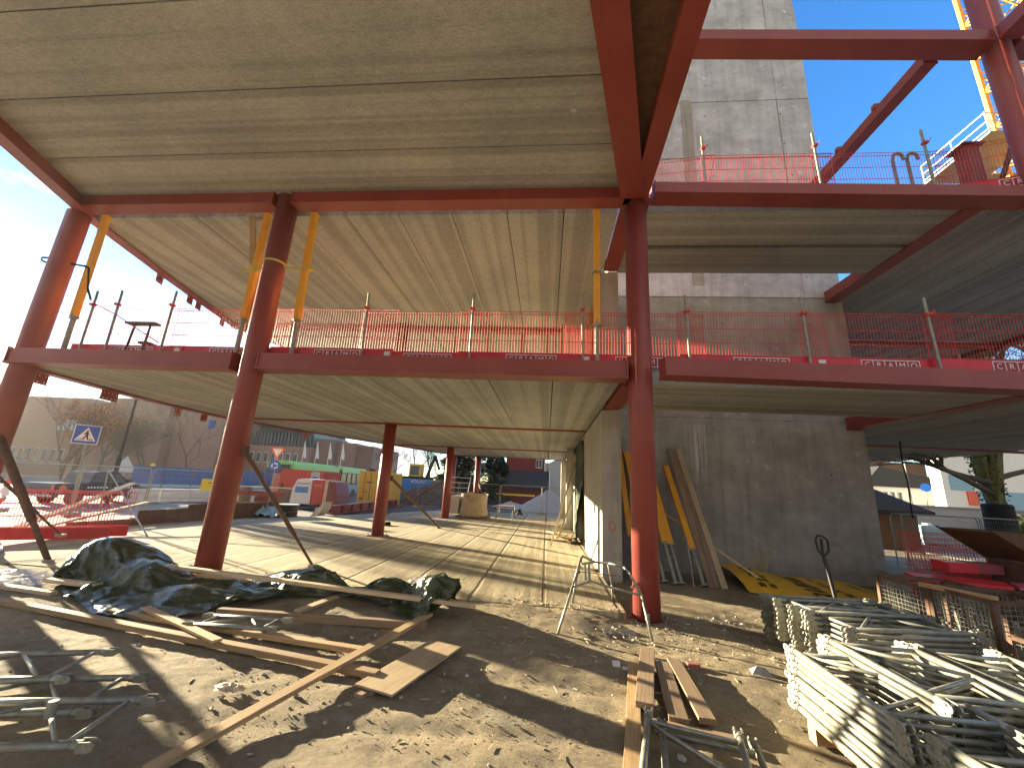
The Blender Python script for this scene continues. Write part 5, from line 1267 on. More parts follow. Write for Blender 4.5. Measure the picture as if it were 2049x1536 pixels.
sign_face(M, MB().prism([(-.42, .34), (0, -.4), (.42, .34)], 0, .01), 'red_triangle', 'orange_red', gw)
sign_face(M, MB().prism([(-.27, .25), (0, -.22), (.27, .25)], .012, .016), 'white_triangle', 'white_paint', gw)
M = facing(-16.82, 24, 2.38)
sign_face(M, MB().prism(disc(.33), 0, .01), 'blue_disc', 'sign_blue', gw)
mk = MB()
for k in range(3):
    a0 = k * 2.094 + .3; P_ = [(.19 * math.cos(a0 + t * .16), .19 * math.sin(a0 + t * .16)) for t in range(9)] + [(.12 * math.cos(a0 + t * .16), .12 * math.sin(a0 + t * .16)) for t in range(8, -1, -1)]
    mk.prism(P_, .012, .015); a = a0 + 8 * .16
    mk.prism([(.23 * math.cos(a), .23 * math.sin(a)), (.155 * math.cos(a + .4), .155 * math.sin(a + .4)), (.08 * math.cos(a), .08 * math.sin(a))], .016, .018)
sign_face(M, mk, 'arrows', 'white_paint', gw)
tw = thing('warning_sign', 'triangular roadwork sign seen from behind with orange arrow board', 'road sign', (-28.2, 25, -.25))
M = facing(-27.6, 24.6, 1.95); sign_face(M, MB().prism([(-.62, -.45), (.62, -.45), (0, .62)], 0, .02), 'grey_back', 'grey_render', tw)
MB().tube((-27.65, 24.7, -.3), (-27.65, 24.7, 2.5), .03, 8).build('pole', 'galvanised', tw)
ar = thing('arrow_board', 'orange arrow board with yellow light left of the blue hoarding', 'road sign', (-30.1, 29, -.25))
M = facing(-30.1, 28.9, 1.45)
sign_face(M, MB().prism([(-.62, 0), (-.35, -.26), (-.35, -.17), (.6, -.17), (.6, .17), (-.35, .17), (-.35, .26)], 0, .03), 'arrow', 'orange_red', ar)
sign_face(M, MB().prism([(x, y + .58) for x, y in disc(.16, 14)], 0, .1), 'light', 'sign_yellow', ar)
MB().tube((-30.1, 29, -.3), (-30.1, 29, 1.9), .03, 8).build('post', 'galvanised', ar)
# blue hoarding on white barriers
for i in range(6):
    a = Vector((-25.4 + .62 * i, 23.2 + 1.55 * i, 0)); d = Vector((.62, 1.55, 0)).normalized(); b2_ = a + d * 1.58
    t = thing('hoarding_panel', 'blue corrugated hoarding panel on a pale block barrier, %s of the row from the left' % ORD[i].replace(' from the top', '').replace('topmost', 'first'), 'hoarding', tuple(a), 'blue hoarding beyond the site')
    m = MB(); n = 9; nn = Vector((d.y, -d.x, 0))
    for k in range(n):
        o_ = nn * (.03 * (k % 2)); m.bar(a + d * (1.58 * k / n) + o_ + Vector((0, 0, 1.42)), a + d * (1.58 * (k + 1) / n) + o_ + Vector((0, 0, 1.42)), .012, 1.12)
    m.build('blue_sheet', 'hoarding_blue', t)
    MB().bar(a + Vector((0, 0, .78)) + nn * .05, b2_ + Vector((0, 0, .78)) + nn * .05, .03, .16).build('pale_strip', 'teal_plastic', t)
    m = MB()
    for k in range(3): m.bar(a + Vector((0, 0, -.13 + .29 * k)) + nn * .0, b2_ + Vector((0, 0, -.13 + .29 * k)), .5 - .04 * k, .27)
    m.build('block_barrier', 'bag_white', t)
ys_ = thing('yellow_sign', 'two yellow notice boards on the blue hoarding behind the strapped column', 'sign', (-17.0, 21.0, -.2))
M = facing(-16.9, 20.2, 1.85)
sign_face(M, MB().prism(rect(.42, .34), 0, .02), 'upper_board', 'sign_yellow', ys_)
mk = MB().prism([(x - .0, y + .16) for x, y in disc(.06, 10)], .022, .025).prism([(-.08, .08), (.08, .08), (.12, -.12), (-.12, -.12)], .022, .026)
sign_face(M, mk, 'symbol', 'sign_black', ys_)
mk = MB().prism([(-.3, -.20), (.3, -.20), (.3, -.17), (-.3, -.17)], .022, .026); sign_face(M, mk, 'print', 'sign_black', ys_)
M = facing(-17.1, 20.1, 1.18)
sign_face(M, MB().prism(rect(.62, .28), 0, .02), 'lower_board', 'sign_yellow', ys_)
mk = MB().prism([(-.35, .07), (.3, .07), (.3, .11), (-.35, .11)], .022, .026).prism([(-.2, -.10), (.35, -.10), (.35, -.05), (-.2, -.05)], .022, .026); sign_face(M, mk, 'print', 'sign_black', ys_)
MB().tube((-17.0, 20.25, -.3), (-16.95, 20.25, 1.9), .03, 8).build('post', 'galvanised', ys_)
# pink hoarding
for i in range(4):
    a = Vector((-22.1 + .95 * i, 31.5 + .0 * i, 0))
    m = MB()
    for k in range(5): m.box((a.x + .19 * k, a.y + .02 * (k % 2), -.3), (a.x + .19 * (k + 1), a.y + .03 + .02 * (k % 2), 1.95))
    tag(m.build('pink_hoarding', 'hoarding_pink', None, tuple(a)), 'pale red hoarding panel left of the red container, %s from the left' % ['first', 'second', 'third', 'fourth'][i], 'hoarding', 'pale red hoarding panels')
# containers
def container(x0, y0, x1, y1, z0, z1, mat, label, doors=True, name='shipping_container'):
    t = thing(name, label, 'container', ((x0 + x1) / 2, y0, z0))
    m = MB(); n = 22
    MB().box((x0 + .03, y0 + .05, z0 + .1), (x1 - .03, y1 - .03, z1 - .06)).build('body', mat, t)
    for k in range(n):
        xx = x0 + (x1 - x0) * k / n
        if not doors and k % 2: m.box((xx, y0 + .01, z0 + .12), (xx + (x1 - x0) / n, y0 + .05, z1 - .1))
    for k in range(30):
        yy = y0 + (y1 - y0) * k / 30
        if k % 2: m.box((x1 - .03, yy, z0 + .12), (x1 + .01, yy + (y1 - y0) / 30, z1 - .1)); m.box((x0 - .01, yy, z0 + .12), (x0 + .03, yy + (y1 - y0) / 30, z1 - .1))
    if m.v: m.build('corrugation', mat, t)
    m = MB()
    for (a, b) in ((x0, y0), (x1 - .1, y0), (x0, y1 - .1), (x1 - .1, y1 - .1)): m.box((a, b, z0), (a + .1, b + .1, z1))
    m.box((x0 + .1, y0, z1 - .12), (x1 - .1, y0 + .1, z1 - .002)); m.box((x0 + .1, y0, z0), (x1 - .1, y0 + .1, z0 + .12)); m.build('corner_frame', mat, t)
    if doors:
        for k in (0, 1):
            w = (x1 - x0 - .2) / 2; a = x0 + .1 + k * w
            d_ = MB().box((a + .01, y0 + .01, z0 + .13), (a + w - .01, y0 + .06, z1 - .13)).build('door', mat, t)
            r_ = MB()
            for q in (.3, .7): r_.tube((a + w * q, y0 - .01, z0 + .1), (a + w * q, y0 - .01, z1 - .1), .018, 6)
            r_.box((a + w * .3 - .02, y0 - .03, z0 + 1.0), (a + w * .3 + .3, y0 - .012, z0 + 1.04)); r_.build('lock_rods', 'dark_red_steel' if mat == 'container_red' else 'rusty_steel', d_)
            pr = MB().box((a + w * .4, y0 + .0, z0 + 1.7), (a + w * .85, y0 + .009, z0 + 1.76)).box((a + w * .1, y0 + .0, z0 + .5), (a + w * .25, y0 + .009, z0 + .6)); pr.build('print', 'felt_black', d_)
    return t
container(-14.1, 30.0, -11.5, 32.0, -.1, 2.45, 'container_yellow', 'yellow container with double doors behind the mid hall column')
container(-18.5, 27.2, -15.4, 29.6, -.3, 2.25, 'container_red', 'red container between the roundabout sign and the compressor', doors=False)
for k, (x, z) in enumerate(((-13.5, 2.45), (-12.9, 2.45))):
    tag(MB().box((x, 30.2, z), (x + .35, 30.6, z + .14)).box((x + .05, 30.25, z + .14), (x + .3, 30.5, z + .18)).build('site_lamp', ('felt_black', 'orange_red')[k], None, (x, 30.2, z)), ('dark', 'red')[k] + ' small fitting on top of the yellow container', 'fitting')
ls_ = thing('leaning_sign', 'blue roundabout sign leaning on the red container', 'road sign', (-15.9, 27.0, .8))
M = facing(-15.85, 27.05, 1.65); sign_face(M, MB().prism(rect(.28, .5), -.02, 0), 'grey_board', 'grey_render', ls_); sign_face(M, MB().prism(disc(.2, 20), .004, .01), 'blue_disc', 'sign_blue', ls_)
gb = MB().tube((-17.9, 26.7, -.2), (-17.9, 26.7, 1.05), .13, 12).tube((-17.9, 26.7, 1.05), (-17.9, 26.7, 1.3), .07, 10).tube((-17.62, 26.75, -.2), (-17.62, 26.75, 1.0), .12, 12)
tag(gb.build('gas_bottle', 'felt_black', None, (-17.9, 26.7, -.2)), 'black gas bottles standing before the red container', 'gas bottle')
# compressor trailer
cm = thing('compressor_trailer', 'white and red heater trailer with blue panel on twin wheels', 'trailer', (-13.2, 22.8, -.1))
prof = [(-14.3, .35), (-14.25, 1.15), (-14.05, 1.65), (-13.7, 1.72), (-13.15, 1.70), (-13.1, .35)]
m = MB().prism_ax([(x, z) for x, z in prof], (0, 22.2, 0), (1, 0, 0), (0, 0, 1), (0, 1.5, 0)); m.build('white_housing', 'white_paint', cm, bevel=.03)
m = MB().prism_ax([(-13.1, .32), (-13.1, 1.70), (-12.4, 1.70), (-12.4, .32)], (0, 22.2, 0), (1, 0, 0), (0, 0, 1), (0, 1.5, 0)); m.build('red_housing', 'container_red', cm, bevel=.02)
MB().box((-12.4, 22.25, .35), (-12.2, 23.6, 1.68)).build('beige_panel', 'bag_cloth', cm)
m = MB().prism_ax([(-12.2, .35), (-12.2, 1.62), (-11.8, 1.6), (-11.55, .9), (-11.5, .4)], (0, 22.25, 0), (1, 0, 0), (0, 0, 1), (0, 1.4, 0)); m.build('rear_housing', 'dark_red_steel', cm)
MB().box((-14.06, 22.185, .95), (-13.3, 22.197, 1.28)).build('blue_label', 'blue_plastic', cm)
q = text_mb('Heatwork', .19); q.xf(frame_mat((-13.62, 22.188, 1.46), (1, 0, 0), (0, 0, 1))); q.build('lettering', 'dark_red_steel', cm)
q = text_mb('Heatwork', .11); q.xf(frame_mat((-12.75, 22.188, 1.4), (1, 0, 0), (0, 0, 1))); q.build('lettering', 'white_paint', cm)
MB().box((-14.2, 22.3, .2), (-11.4, 23.6, .33)).build('chassis', 'felt_black', cm)
for x in (-12.55, -11.95):
    for y in (22.1, 23.65):
        w_ = MB().tube((x, y, .12), (x, y + .18, .12), .27, 20).build('wheel', 'black_rubber', cm); MB().tube((x, y - .01, .12), (x, y + .0, .12), .12, 14).build('rim', 'grey_render', w_)
MB().bar((-14.2, 22.9, .25), (-15.1, 22.9, .2), .08, .08).build('drawbar', 'rusty_steel', cm)
m = MB(); m.path([(-12.9, 22.3, 1.72), (-12.9, 22.3, 1.85), (-11.9, 22.3, 1.85), (-11.9, 22.3, 1.6)], .015, 6); m.build('handrail', 'galvanised', cm)
# reels and pipes
def reel(x, y, z, r, h, label, mat='black_rubber'):
    t = thing('cable_drum', label, 'drum', (x, y, z))
    m = MB()
    for k in range(7): m.tube((x, y, z + .04 + k * h / 7), (x, y, z + .035 + (k + .85) * h / 7), r * (1 - .02 * (k % 2)), 24)
    m.build('coil', mat, t); MB().tube((x, y, z + h), (x, y, z + h + .04), r * 1.06, 24).build('flange', 'grey_render', t)
reel(-11.95, 18.6, -.1, .42, .62, 'black ribbed pipe drum beyond the slab edge')
crumple('blue_tarpaulin', -12.6, 18.0, -.1, .8, .6, .7, 'teal_plastic', 'pale blue plastic sheeting heap beside the black pipe drum', 'plastic film', 12, 24)
tag(MB().prism_ax([(-11.3, 0), (-11.15, .12), (-10.6, .75), (-10.65, .4), (-10.9, .1)], (0, 19.2, -.05), (1, 0, 0), (0, 0, 1), (0, .8, 0)).build('banner_scrap', 'bag_white', None, (-11, 19.2, 0)), 'white bent sheet right of the black pipe drum', 'sheet')
# spare red steel beams on the ground
def ibeam(p, q, h, label, slots=True, group='spare red beams on the ground'):
    t = thing('spare_beam', label, 'beam', p, group)
    P, Q = Vector(p), Vector(q)
    m = MB(); m.bar(P + Vector((0, 0, h)), Q + Vector((0, 0, h)), .3, .035); m.bar(P + Vector((0, 0, .02)), Q + Vector((0, 0, .02)), .3, .035); m.build('flanges', 'red_primer_steel', t)
    MB().bar(P + Vector((0, 0, h / 2)), Q + Vector((0, 0, h / 2)), .03, h - .04).build('web', 'red_primer_steel', t)
    d = (Q - P); L = d.length; d.normalize(); m = MB(); k = 1.0
    while k < L: c = P + d * k + Vector((0, 0, h / 2)); m.bar(c, c + d * .02, .28, h - .05); k += 1.2
    m.build('stiffeners', 'red_primer_steel', t)
ibeam((-10.6, 20.0, .08), (-10.9, 30.0, .08), .42, 'long spare red beam lying beyond the slab edge, end towards the viewer')
ibeam((-18.9, 25.6, .05), (-15.6, 26.1, .05), .45, 'spare red beam lying before the red container')
ibeam((-19.4, 24.2, .5), (-16.2, 24.6, .5), .3, 'spare beam stacked left of the compressor')
for i in range(3):
    plank((-19.6, 24.8 + .2 * i, 1.0), (-16.0, 25.2 + .2 * i, 1.0), .18, .06, 'pale board on the material pile before the pale red hoarding, %s of three' % ['front', 'middle', 'rear'][i], 'fresh_wood', 'boards on the material pile')
for x, l in ((-19.2, 'left'), (-16.6, 'right')): tag(MB().box((x, 24.6, 0), (x + .2, 25.4, .96)).build('bearer', 'old_wood', None, (x, 25, 0)), '%s wooden bearer under the boards on the material pile' % l, 'bearer')

# ------------------------------------------------------------------ bus
bs = thing('articulated_bus', 'long green and blue articulated bus passing behind the containers', 'bus', (-22.6, 40, -.3))
for (y0, y1, dx0, dx1) in ((33.5, 42.2, 0, -.4), (43.0, 51.5, -.5, -1.2)):
    def sl(xr0, xr1, z0, z1, n, mt):
        vs = [(-24.2 + dx0 + xr0, y0, z0), (-24.2 + dx0 + xr1, y0, z0), (-24.2 + dx1 + xr1, y1, z0), (-24.2 + dx1 + xr0, y1, z0)]
        vs += [(a, b, z1) for a, b, c in vs]
        return MB().add(vs, [(3, 2, 1, 0), (4, 5, 6, 7), (0, 1, 5, 4), (1, 2, 6, 5), (2, 3, 7, 6), (3, 0, 4, 7)]).build(n, mt, bs, bevel=.06)
    sl(0, 2.5, .1, 1.15, 'lower_body', 'bus_blue'); sl(.02, 2.48, 1.15, 2.35, 'window_band', 'bus_dark'); sl(0, 2.5, 2.35, 2.85, 'roof', 'bus_green')
    sl(.5, 2.0, 2.85, 3.05, 'roof_fairing', 'bus_green')
    m = MB()
    for k in range(1, 6):
        u = k / 6; m.box((-21.72 + dx0 + (dx1 - dx0) * u, y0 + (y1 - y0) * u, 1.2), (-21.66 + dx0 + (dx1 - dx0) * u, y0 + (y1 - y0) * u + .12, 2.35))
    m.build('window_posts', 'bus_dark', bs)
    for yy in (y0 + 2.6, y1 - 2): MB().tube((-21.95, yy, .15), (-21.66 + dx0 * .5, yy, .15), .5, 20).build('wheel', 'black_rubber', bs)
MB().box((-24.3, 42.2, .3), (-22.2, 43.0, 2.6)).build('bellows', 'felt_black', bs)
MB().box((-24.1, 33.42, .9), (-21.8, 33.5, 2.4)).build('windscreen', 'window_glass', bs)
MB().box((-23.9, 33.4, 2.42), (-22.0, 33.47, 2.72)).build('destination_display', 'sign_black', bs)
m, t_, b__ = new_mat('amber_display', .5); b__.inputs['Base Color'].default_value = (.9, .35, .05, 1); b__.inputs['Emission Color'].default_value = (1, .4, .05, 1); b__.inputs['Emission Strength'].default_value = 1.2
MB().box((-23.6, 33.385, 2.5), (-22.9, 33.40, 2.65)).build('display_text', 'amber_display', bs)
# van with blue stripe etc. east
vn = thing('water_tank', 'small pale blue tank behind the fence right of the core', 'tank', (22, 26, -.3))
MB().box((21.4, 26, -.1), (22.9, 27, .95)).build('vessel', 'teal_plastic', vn, bevel=.12)
MB().box((21.3, 25.9, -.4), (23.0, 27.1, -.12)).build('base_frame', 'grey_render', vn)
MB().tube((22.1, 26.5, .95), (22.1, 26.5, 1.05), .2, 14).build('filler_cap', 'white_paint', vn)

# ------------------------------------------------------------------ hall contents at the far end
bb = thing('bulk_bag', 'large open white bulk bag standing near the far end of the hall', 'bulk bag', (-4.0, 22.6, .1))
m = MB(); n = 20; vs = []
bx, by = -3.95, 22.9
for j in range(11):
    z = .22 + 1.15 * j / 10
    for i in range(n):
        a = 2 * math.pi * i / n; c, s = math.cos(a), math.sin(a); k = 1 / max(abs(c), abs(s)); k = k ** .75
        r = .70 * k * (1 + .05 * math.sin(j * .6 + 1)) * (1 + .05 * noise.noise(Vector((c * 2, s * 2, j * .4))))
        zz = z + (.22 * noise.noise(Vector((c * 1.7, s * 1.7, 5))) if j > 7 else 0) - (.15 if j == 10 and s < 0 and abs(c) < .5 else 0)
        vs.append((bx + c * r, by + s * r, zz))
fs = [(j * n + i, j * n + (i + 1) % n, (j + 1) * n + (i + 1) % n, (j + 1) * n + i) for j in range(10) for i in range(n)]
m.add(vs, fs + [tuple(reversed(range(n)))]).build('bag_walls', 'bag_cloth', bb, smooth=True)
crumple('bag_content', bx, by, .95, .7, .7, .25, 'bag_cloth', None, None, 21, 20).parent = bb
co = [c for c in COL.objects if c.name.startswith('bag_content')][0]; co.location = Vector((bx, by, .95)) - Vector((-4.0, 22.6, .1))
MB().box((-5.15, 22.3, .3), (-4.72, 23.5, 1.25)).build('side_liner', 'bag_white', bb)
MB().box((-4.8, 22.2, .1), (-3.1, 23.6, .24)).build('pallet_base', 'old_wood', bb)
ld = thing('work_ladder', 'white framed ladder behind the bulk bag', 'ladder', (-6.5, 27, .1))
m = MB(); 
for x in (-6.45, -5.05): m.tube((x - .15, 26.6, .1), (x, 27.2, 2.35), .03, 8)
m.build('rail', 'white_paint', ld)
m = MB()
for k in range(7): z = .3 + k * .33; m.tube((-6.45 - .15 * (1 - z / 2.35), 26.6 + .26 * z, z), (-5.05 - .15 * (1 - z / 2.35), 26.6 + .26 * z, z), .02, 6)
m.build('rung', 'white_paint', ld)
sh_ = thing('saw_horse', 'low wooden-topped trestle standing right of the bulk bag', 'trestle', (-2.4, 24.5, .1))
MB().box((-2.75, 23.0, .75), (-1.75, 24.6, .80)).build('top', 'old_wood', sh_)
for x, y in ((-2.7, 23.0), (-1.8, 23.0), (-2.7, 24.5), (-1.8, 24.5)): MB().tube((x, y, .1), (x, y, .76), .025, 8).build('leg', 'galvanised', sh_)
crumple('cable_coil', -1.45, 23.6, .2, .2, .25, .55, 'black_rubber', 'black cable bundle hanging beside the low trestle', 'cable', 31, 14)
GT = 'timbers in the hall by the wall'
plank((.2, 13.8, .12), (1.15, 16.5, 3.0), .05, .035, 'long thin batten leaning on the hall wall', 'fresh_wood', GT)
plank((.55, 16.2, .12), (1.15, 16.8, 1.9), .16, .05, 'wide board leaning on the hall wall beside the tarpaulin', 'fresh_wood', GT, up=(-1, 0, 0))
for k in range(7):
    x, y = .75 + random.uniform(-.4, .25), 14.2 + random.uniform(-.9, 1.2)
    plank((x, y, .12 + .05 * k), (x + random.uniform(-.3, .35), y + random.uniform(.5, 1.0), .12 + .05 * k), .12, .04, 'short offcut board, %s in the pile by the hall wall' % ORD[6 - k], 'raw_wood', 'offcut boards by the hall wall')
tag(MB().tube((.05, 22, .1), (.05, 22.0, Z1), .014, 8).build('thin_post', 'felt_black', None, (.05, 22, .1)), 'thin vertical dark rod near the far end of the hall', 'rod')
tag(MB().tube((-6.7, 16.6, .12), (-6.35, 16.9, .13), .1, 12).build('pipe_offcut', 'felt_black', None, (-6.5, 16.7, .12)), 'dark pipe offcut behind the middle hall column', 'pipe')
# heaps
def heap(name, cx, cy, rx, ry, h, mat, label, seed, res=70, z0=-.2, rough=.25, kind='stuff'):
    m = MB(); vs = []
    for j in range(res + 1):
        for i in range(res + 1):
            u = -1 + 2 * i / res; v = -1 + 2 * j / res; r = math.hypot(u, v)
            k = max(0, 1 - r) ** 1.05
            z = z0 + h * k * (1 + rough * noise.noise(Vector((u * 3, v * 3, seed)))) + rough * .35 * h * noise.noise(Vector((u * 12, v * 12, seed))) * (1 if k > 0 else 0)
            vs.append((cx + u * rx, cy + v * ry, z))
    fs = [(j * (res + 1) + i, j * (res + 1) + i + 1, (j + 1) * (res + 1) + i + 1, (j + 1) * (res + 1) + i) for j in range(res) for i in range(res)]
    o = m.add(vs, fs).build(name, mat, None, (cx, cy, z0), smooth=True); tag(o, label, None, None, kind); return o
heap('gravel_heap', .3, 35.5, 3.4, 2.6, 2.0, 'gravel_grey', 'grey gravel heap at the far end', 1, rough=.08)
heap('gravel_heap', -3.0, 36.5, 2.8, 2, .8, 'gravel_grey', 'low grey gravel heap', 2, rough=.2)
heap('soil_heap', -10.0, 35.5, 5.5, 3.5, 2.0, 'soil', 'dark soil heap beyond the slab', 3, rough=.5)
heap('soil_heap', -7, 33.0, 4, 2.5, 1.2, 'soil', 'dark soil heap', 4, rough=.6)
MB().prism([(-11.6, 18), (-9.3, 22), (-7.0, 29), (-2, 31), (-2, 44), (-30, 44), (-18, 26), (-13.4, 18)], -.3, .03).build('dark_soil', 'soil')['kind'] = 'structure'
m = MB()
for _ in range(160):
    a = Vector((random.uniform(-13, -5.2), random.uniform(32.5, 36), random.uniform(.2, 1.1))); d = Vector((random.uniform(-1, 1), random.uniform(-.4, .4), random.uniform(-.3, .6)))
    m.tube(a, a + d * random.uniform(.3, .9), random.uniform(.012, .04), 4)
tag(m.build('debris', 'twig', None, (-9, 34, 0)), kind='stuff')
# excavator
ex = thing('excavator', 'blue and yellow excavator behind the yellow container', 'excavator', (-13, 40, -.2))
MB().box((-14.6, 39.6, .7), (-11.3, 41.8, 2.1)).build('counterweight', 'excavator_blue', ex, bevel=.1)
q = text_mb('VOLVO', .42); q.xf(frame_mat((-12.6, 39.57, 1.85), (1, 0, 0), (0, 0, 1))); q.build('lettering', 'white_paint', ex)
MB().box((-14.3, 39.8, 2.1), (-11.6, 41.6, 2.35)).build('engine_cover', 'felt_black', ex)
MB().box((-13.9, 40.4, 2.35), (-12.7, 41.7, 3.6)).build('cab', 'excavator_yellow', ex, bevel=.06)
MB().box((-13.75, 40.38, 2.5), (-12.85, 40.395, 3.4)).build('cab_window', 'window_glass', ex)
m = MB(); m.bar((-12.2, 41, 2.2), (-11.9, 42.5, 4.6), .2, .28); m.bar((-11.9, 42.5, 4.6), (-11.5, 43.2, 3.2), .16, .22); m.build('boom', 'felt_black', ex)
for x in (-14.4, -11.9): MB().box((x, 39.4, -.2), (x + .55, 42.2, .6)).build('track', 'black_rubber', ex, bevel=.2)

# ------------------------------------------------------------------ houses
rh = thing('red_house', 'dark red timber house with white window at the far end', 'house', (-2.5, 50, 0))
MB().box((-5.0, 50, 0), (-.3, 57, 6.4)).build('walls', 'red_timber', rh)
MB().prism_ax([(-5.5, 6.3), (-2.65, 8.6), (.2, 6.3), (-.1, 6.2), (-2.65, 8.2), (-5.2, 6.2)], (0, 49.7, 0), (1, 0, 0), (0, 0, 1), (0, 7.8, 0)).build('roof', 'roof_dark', rh)
w_ = MB().box((-1.35, 49.9, 4.2), (-.35 - .25, 49.99, 5.25)).build('window', 'white_paint', rh); m = MB()
for x in (-1.3, -.95): m.box((x, 49.87, 4.28), (x + .28, 49.895, 5.17))
m.build('pane', 'window_glass', w_)
MB().box((-.32, 50.0, 0), (-.2, 50.25, 6.2)).build('corner_trim', 'white_paint', rh)
MB().box((-.3, 50.3, .5), (1.6, 56, 4.9)).build('side_wing', 'grey_render', rh)
gr_ = thing('garage', 'low red garage with dark slate roof before the red house', 'garage', (-2.8, 45, 0))
MB().box((-5.6, 45.3, 0), (-.1, 49, 1.9)).build('walls', 'red_timber', gr_)
MB().prism_ax([(44.7, 1.85), (47.3, 3.75), (49.9, 1.85), (49.8, 1.7), (47.3, 3.55), (44.8, 1.7)], (-6.0, 0, 0), (0, 1, 0), (0, 0, 1), (6.3, 0, 0)).build('roof', 'roof_dark', gr_)
m = MB().bar((.32, 44.7, 1.75), (.32, 47.3, 3.68), .06, .18).bar((.32, 47.3, 3.68), (.32, 49.9, 1.75), .06, .18); m.build('barge_board', 'white_paint', gr_)
MB().box((-5.3, 44.0, .95), (-1.2, 44.06, 1.1)).build('yellow_rail', 'sign_yellow', None, (-3, 44, 1)); tag(bpy.data.objects['yellow_rail'], 'yellow rail before the red garage', 'rail')
mh = MB().box((-7.6, 58, 0), (-5.2, 66, 5.1)); tag(mh.build('pale_house', 'white_render', None, (-6.4, 58, 0)), 'pale low house between conifers and red house', 'house')
bh = thing('blue_gable_house', 'pale blue house right of the red house', 'house', (1.6, 55, 0))
MB().prism_ax([(0.2, 0), (.2, 5.2), (1.7, 6.0), (4.0, 3.6), (4.0, 0)], (0, 56.5, 0), (1, 0, 0), (0, 0, 1), (0, 6, 0)).build('walls', 'grey_render', bh)
# brick civic building in the west
def facade(t, x0, x1, y, z0, z1, depth, mat='brick_wall'):
    MB().box((x0, y, z0), (x1, y + depth, z1)).build('wall', mat, t)
def win_row(t, x0, x1, y, z0, z1, n, fill=.55, mat='white_paint', pane=True):
    for k in range(n):
        a = x0 + (x1 - x0) * k / n; w = (x1 - x0) / n * fill
        f = MB().box((a, y - .12, z0), (a + w, y - .01, z1)).build('window', mat, t)
        if pane: MB().box((a + .08 * w, y - .16, z0 + .1), (a + w * .46, y - .125, z1 - .1)).box((a + .54 * w, y - .16, z0 + .1), (a + w * .92, y - .125, z1 - .1)).build('pane', 'window_glass', f)
bw = thing('brick_hall', 'huge dark brick building across the road at far left', 'building', (-80, 62, 0))
facade(bw, -125, -92.5, 62, -1, 10.6, 20); facade(bw, -92.4, -76.6, 60, -1, 12.6, 20); facade(bw, -76.5, -72.2, 61, -1, 12.2, 18, 'brick_pale')
facade(bw, -72.1, -61, 59, -1, 12.7, 20); facade(bw, -60.9, -52.6, 60.5, -1, 12.4, 20, 'brick_pale')
win_row(bw, -100, -93, 62, 1.9, 3.9, 5, .45, 'grey_render'); win_row(bw, -91.5, -78, 60, 1.9, 4.0, 9, .45, 'grey_render'); 
m = MB()
for k in range(14): m.box((-75.3 + .0 * k, 60.85, 6.6 + .36 * k), (-74.3, 60.98, 6.85 + .36 * k))
m.build('stair_window', 'strap_yellow', bw)
MB().prism_ax([(-78.5, 7.0), (-77.0, 8.6), (-70.5, 8.4), (-72.0, 6.8)], (0, 57.5, 0), (1, 0, 0), (0, 0, 1), (0, .4, .0)).build('blue_canopy', 'teal_plastic', bw)
m = MB()
for k in range(9): m.box((-64 + 1.2 * k, 58.9, 12.7), (-63.5 + 1.2 * k, 59.0, 13.4))
m.build('parapet_slots', 'teal_plastic', bw)
MB().box((-55.0, 60.3, 8.4), (-53.9, 60.49, 9.8)).build('blue_sign', 'sign_blue', bw)
ch = thing('brick_tower_block', 'brick wing with glazed band and curved dark roof', 'building', (-55, 66, 0))
facade(ch, -52.5, -50.2, 62, -1, 10.8, 14, 'brick_wall'); facade(ch, -50.1, -39, 64, -1, 6.4, 14, 'brick_pale'); MB().box((-50.1, 64.2, 6.4), (-39, 76, 8.8)).build('glazed_band', 'window_glass', ch)
m = MB()
for k in range(18): m.box((-50.0 + .62 * k, 64.0, 6.4), (-49.9 + .62 * k, 64.19, 8.8))
m.build('mullion', 'joint_dark', ch)
pr_ = [(-46.5 + 7.0 * math.cos(a), 8.8 + 2.4 * math.sin(a)) for a in [math.pi * k / 16 for k in range(17)]]
MB().prism_ax(pr_, (0, 66, 0), (1, 0, 0), (0, 0, 1), (0, 10, 0)).build('curved_roof', 'roof_dark', ch)
win_row(ch, -49.5, -40.5, 64, 3.6, 5.3, 7, .5, 'white_paint'); 
facade(ch, -38.9, -35.6, 65, -1, 8.0, 12, 'brick_wall'); facade(ch, -35.5, -32.3, 66, -1, 7.6, 12, 'brick_pale'); facade(ch, -32.2, -29.4, 66.5, -1, 7.2, 12, 'brick_wall')
for k in range(4):
    f = thing('flagpole', 'white flagpole behind the bus, %s from the left' % ['first', 'second', 'third', 'fourth'][k], 'flagpole', (-34.5 + 1.9 * k, 55, 0), 'flagpoles before the brick wing')
    x = -34.6 + 1.9 * k; MB().tube((x, 55, -.3), (x, 55, 6.6), .05, 6).build('pole', 'white_paint', f); MB().prism_ax([(0, 4.4), (.05, 6.4), (.45, 4.9), (.5, 4.2)], (x, 55, 0), (1, 0, 0), (0, 0, 1), (0, .03, 0)).build('flag', 'white_paint', f)
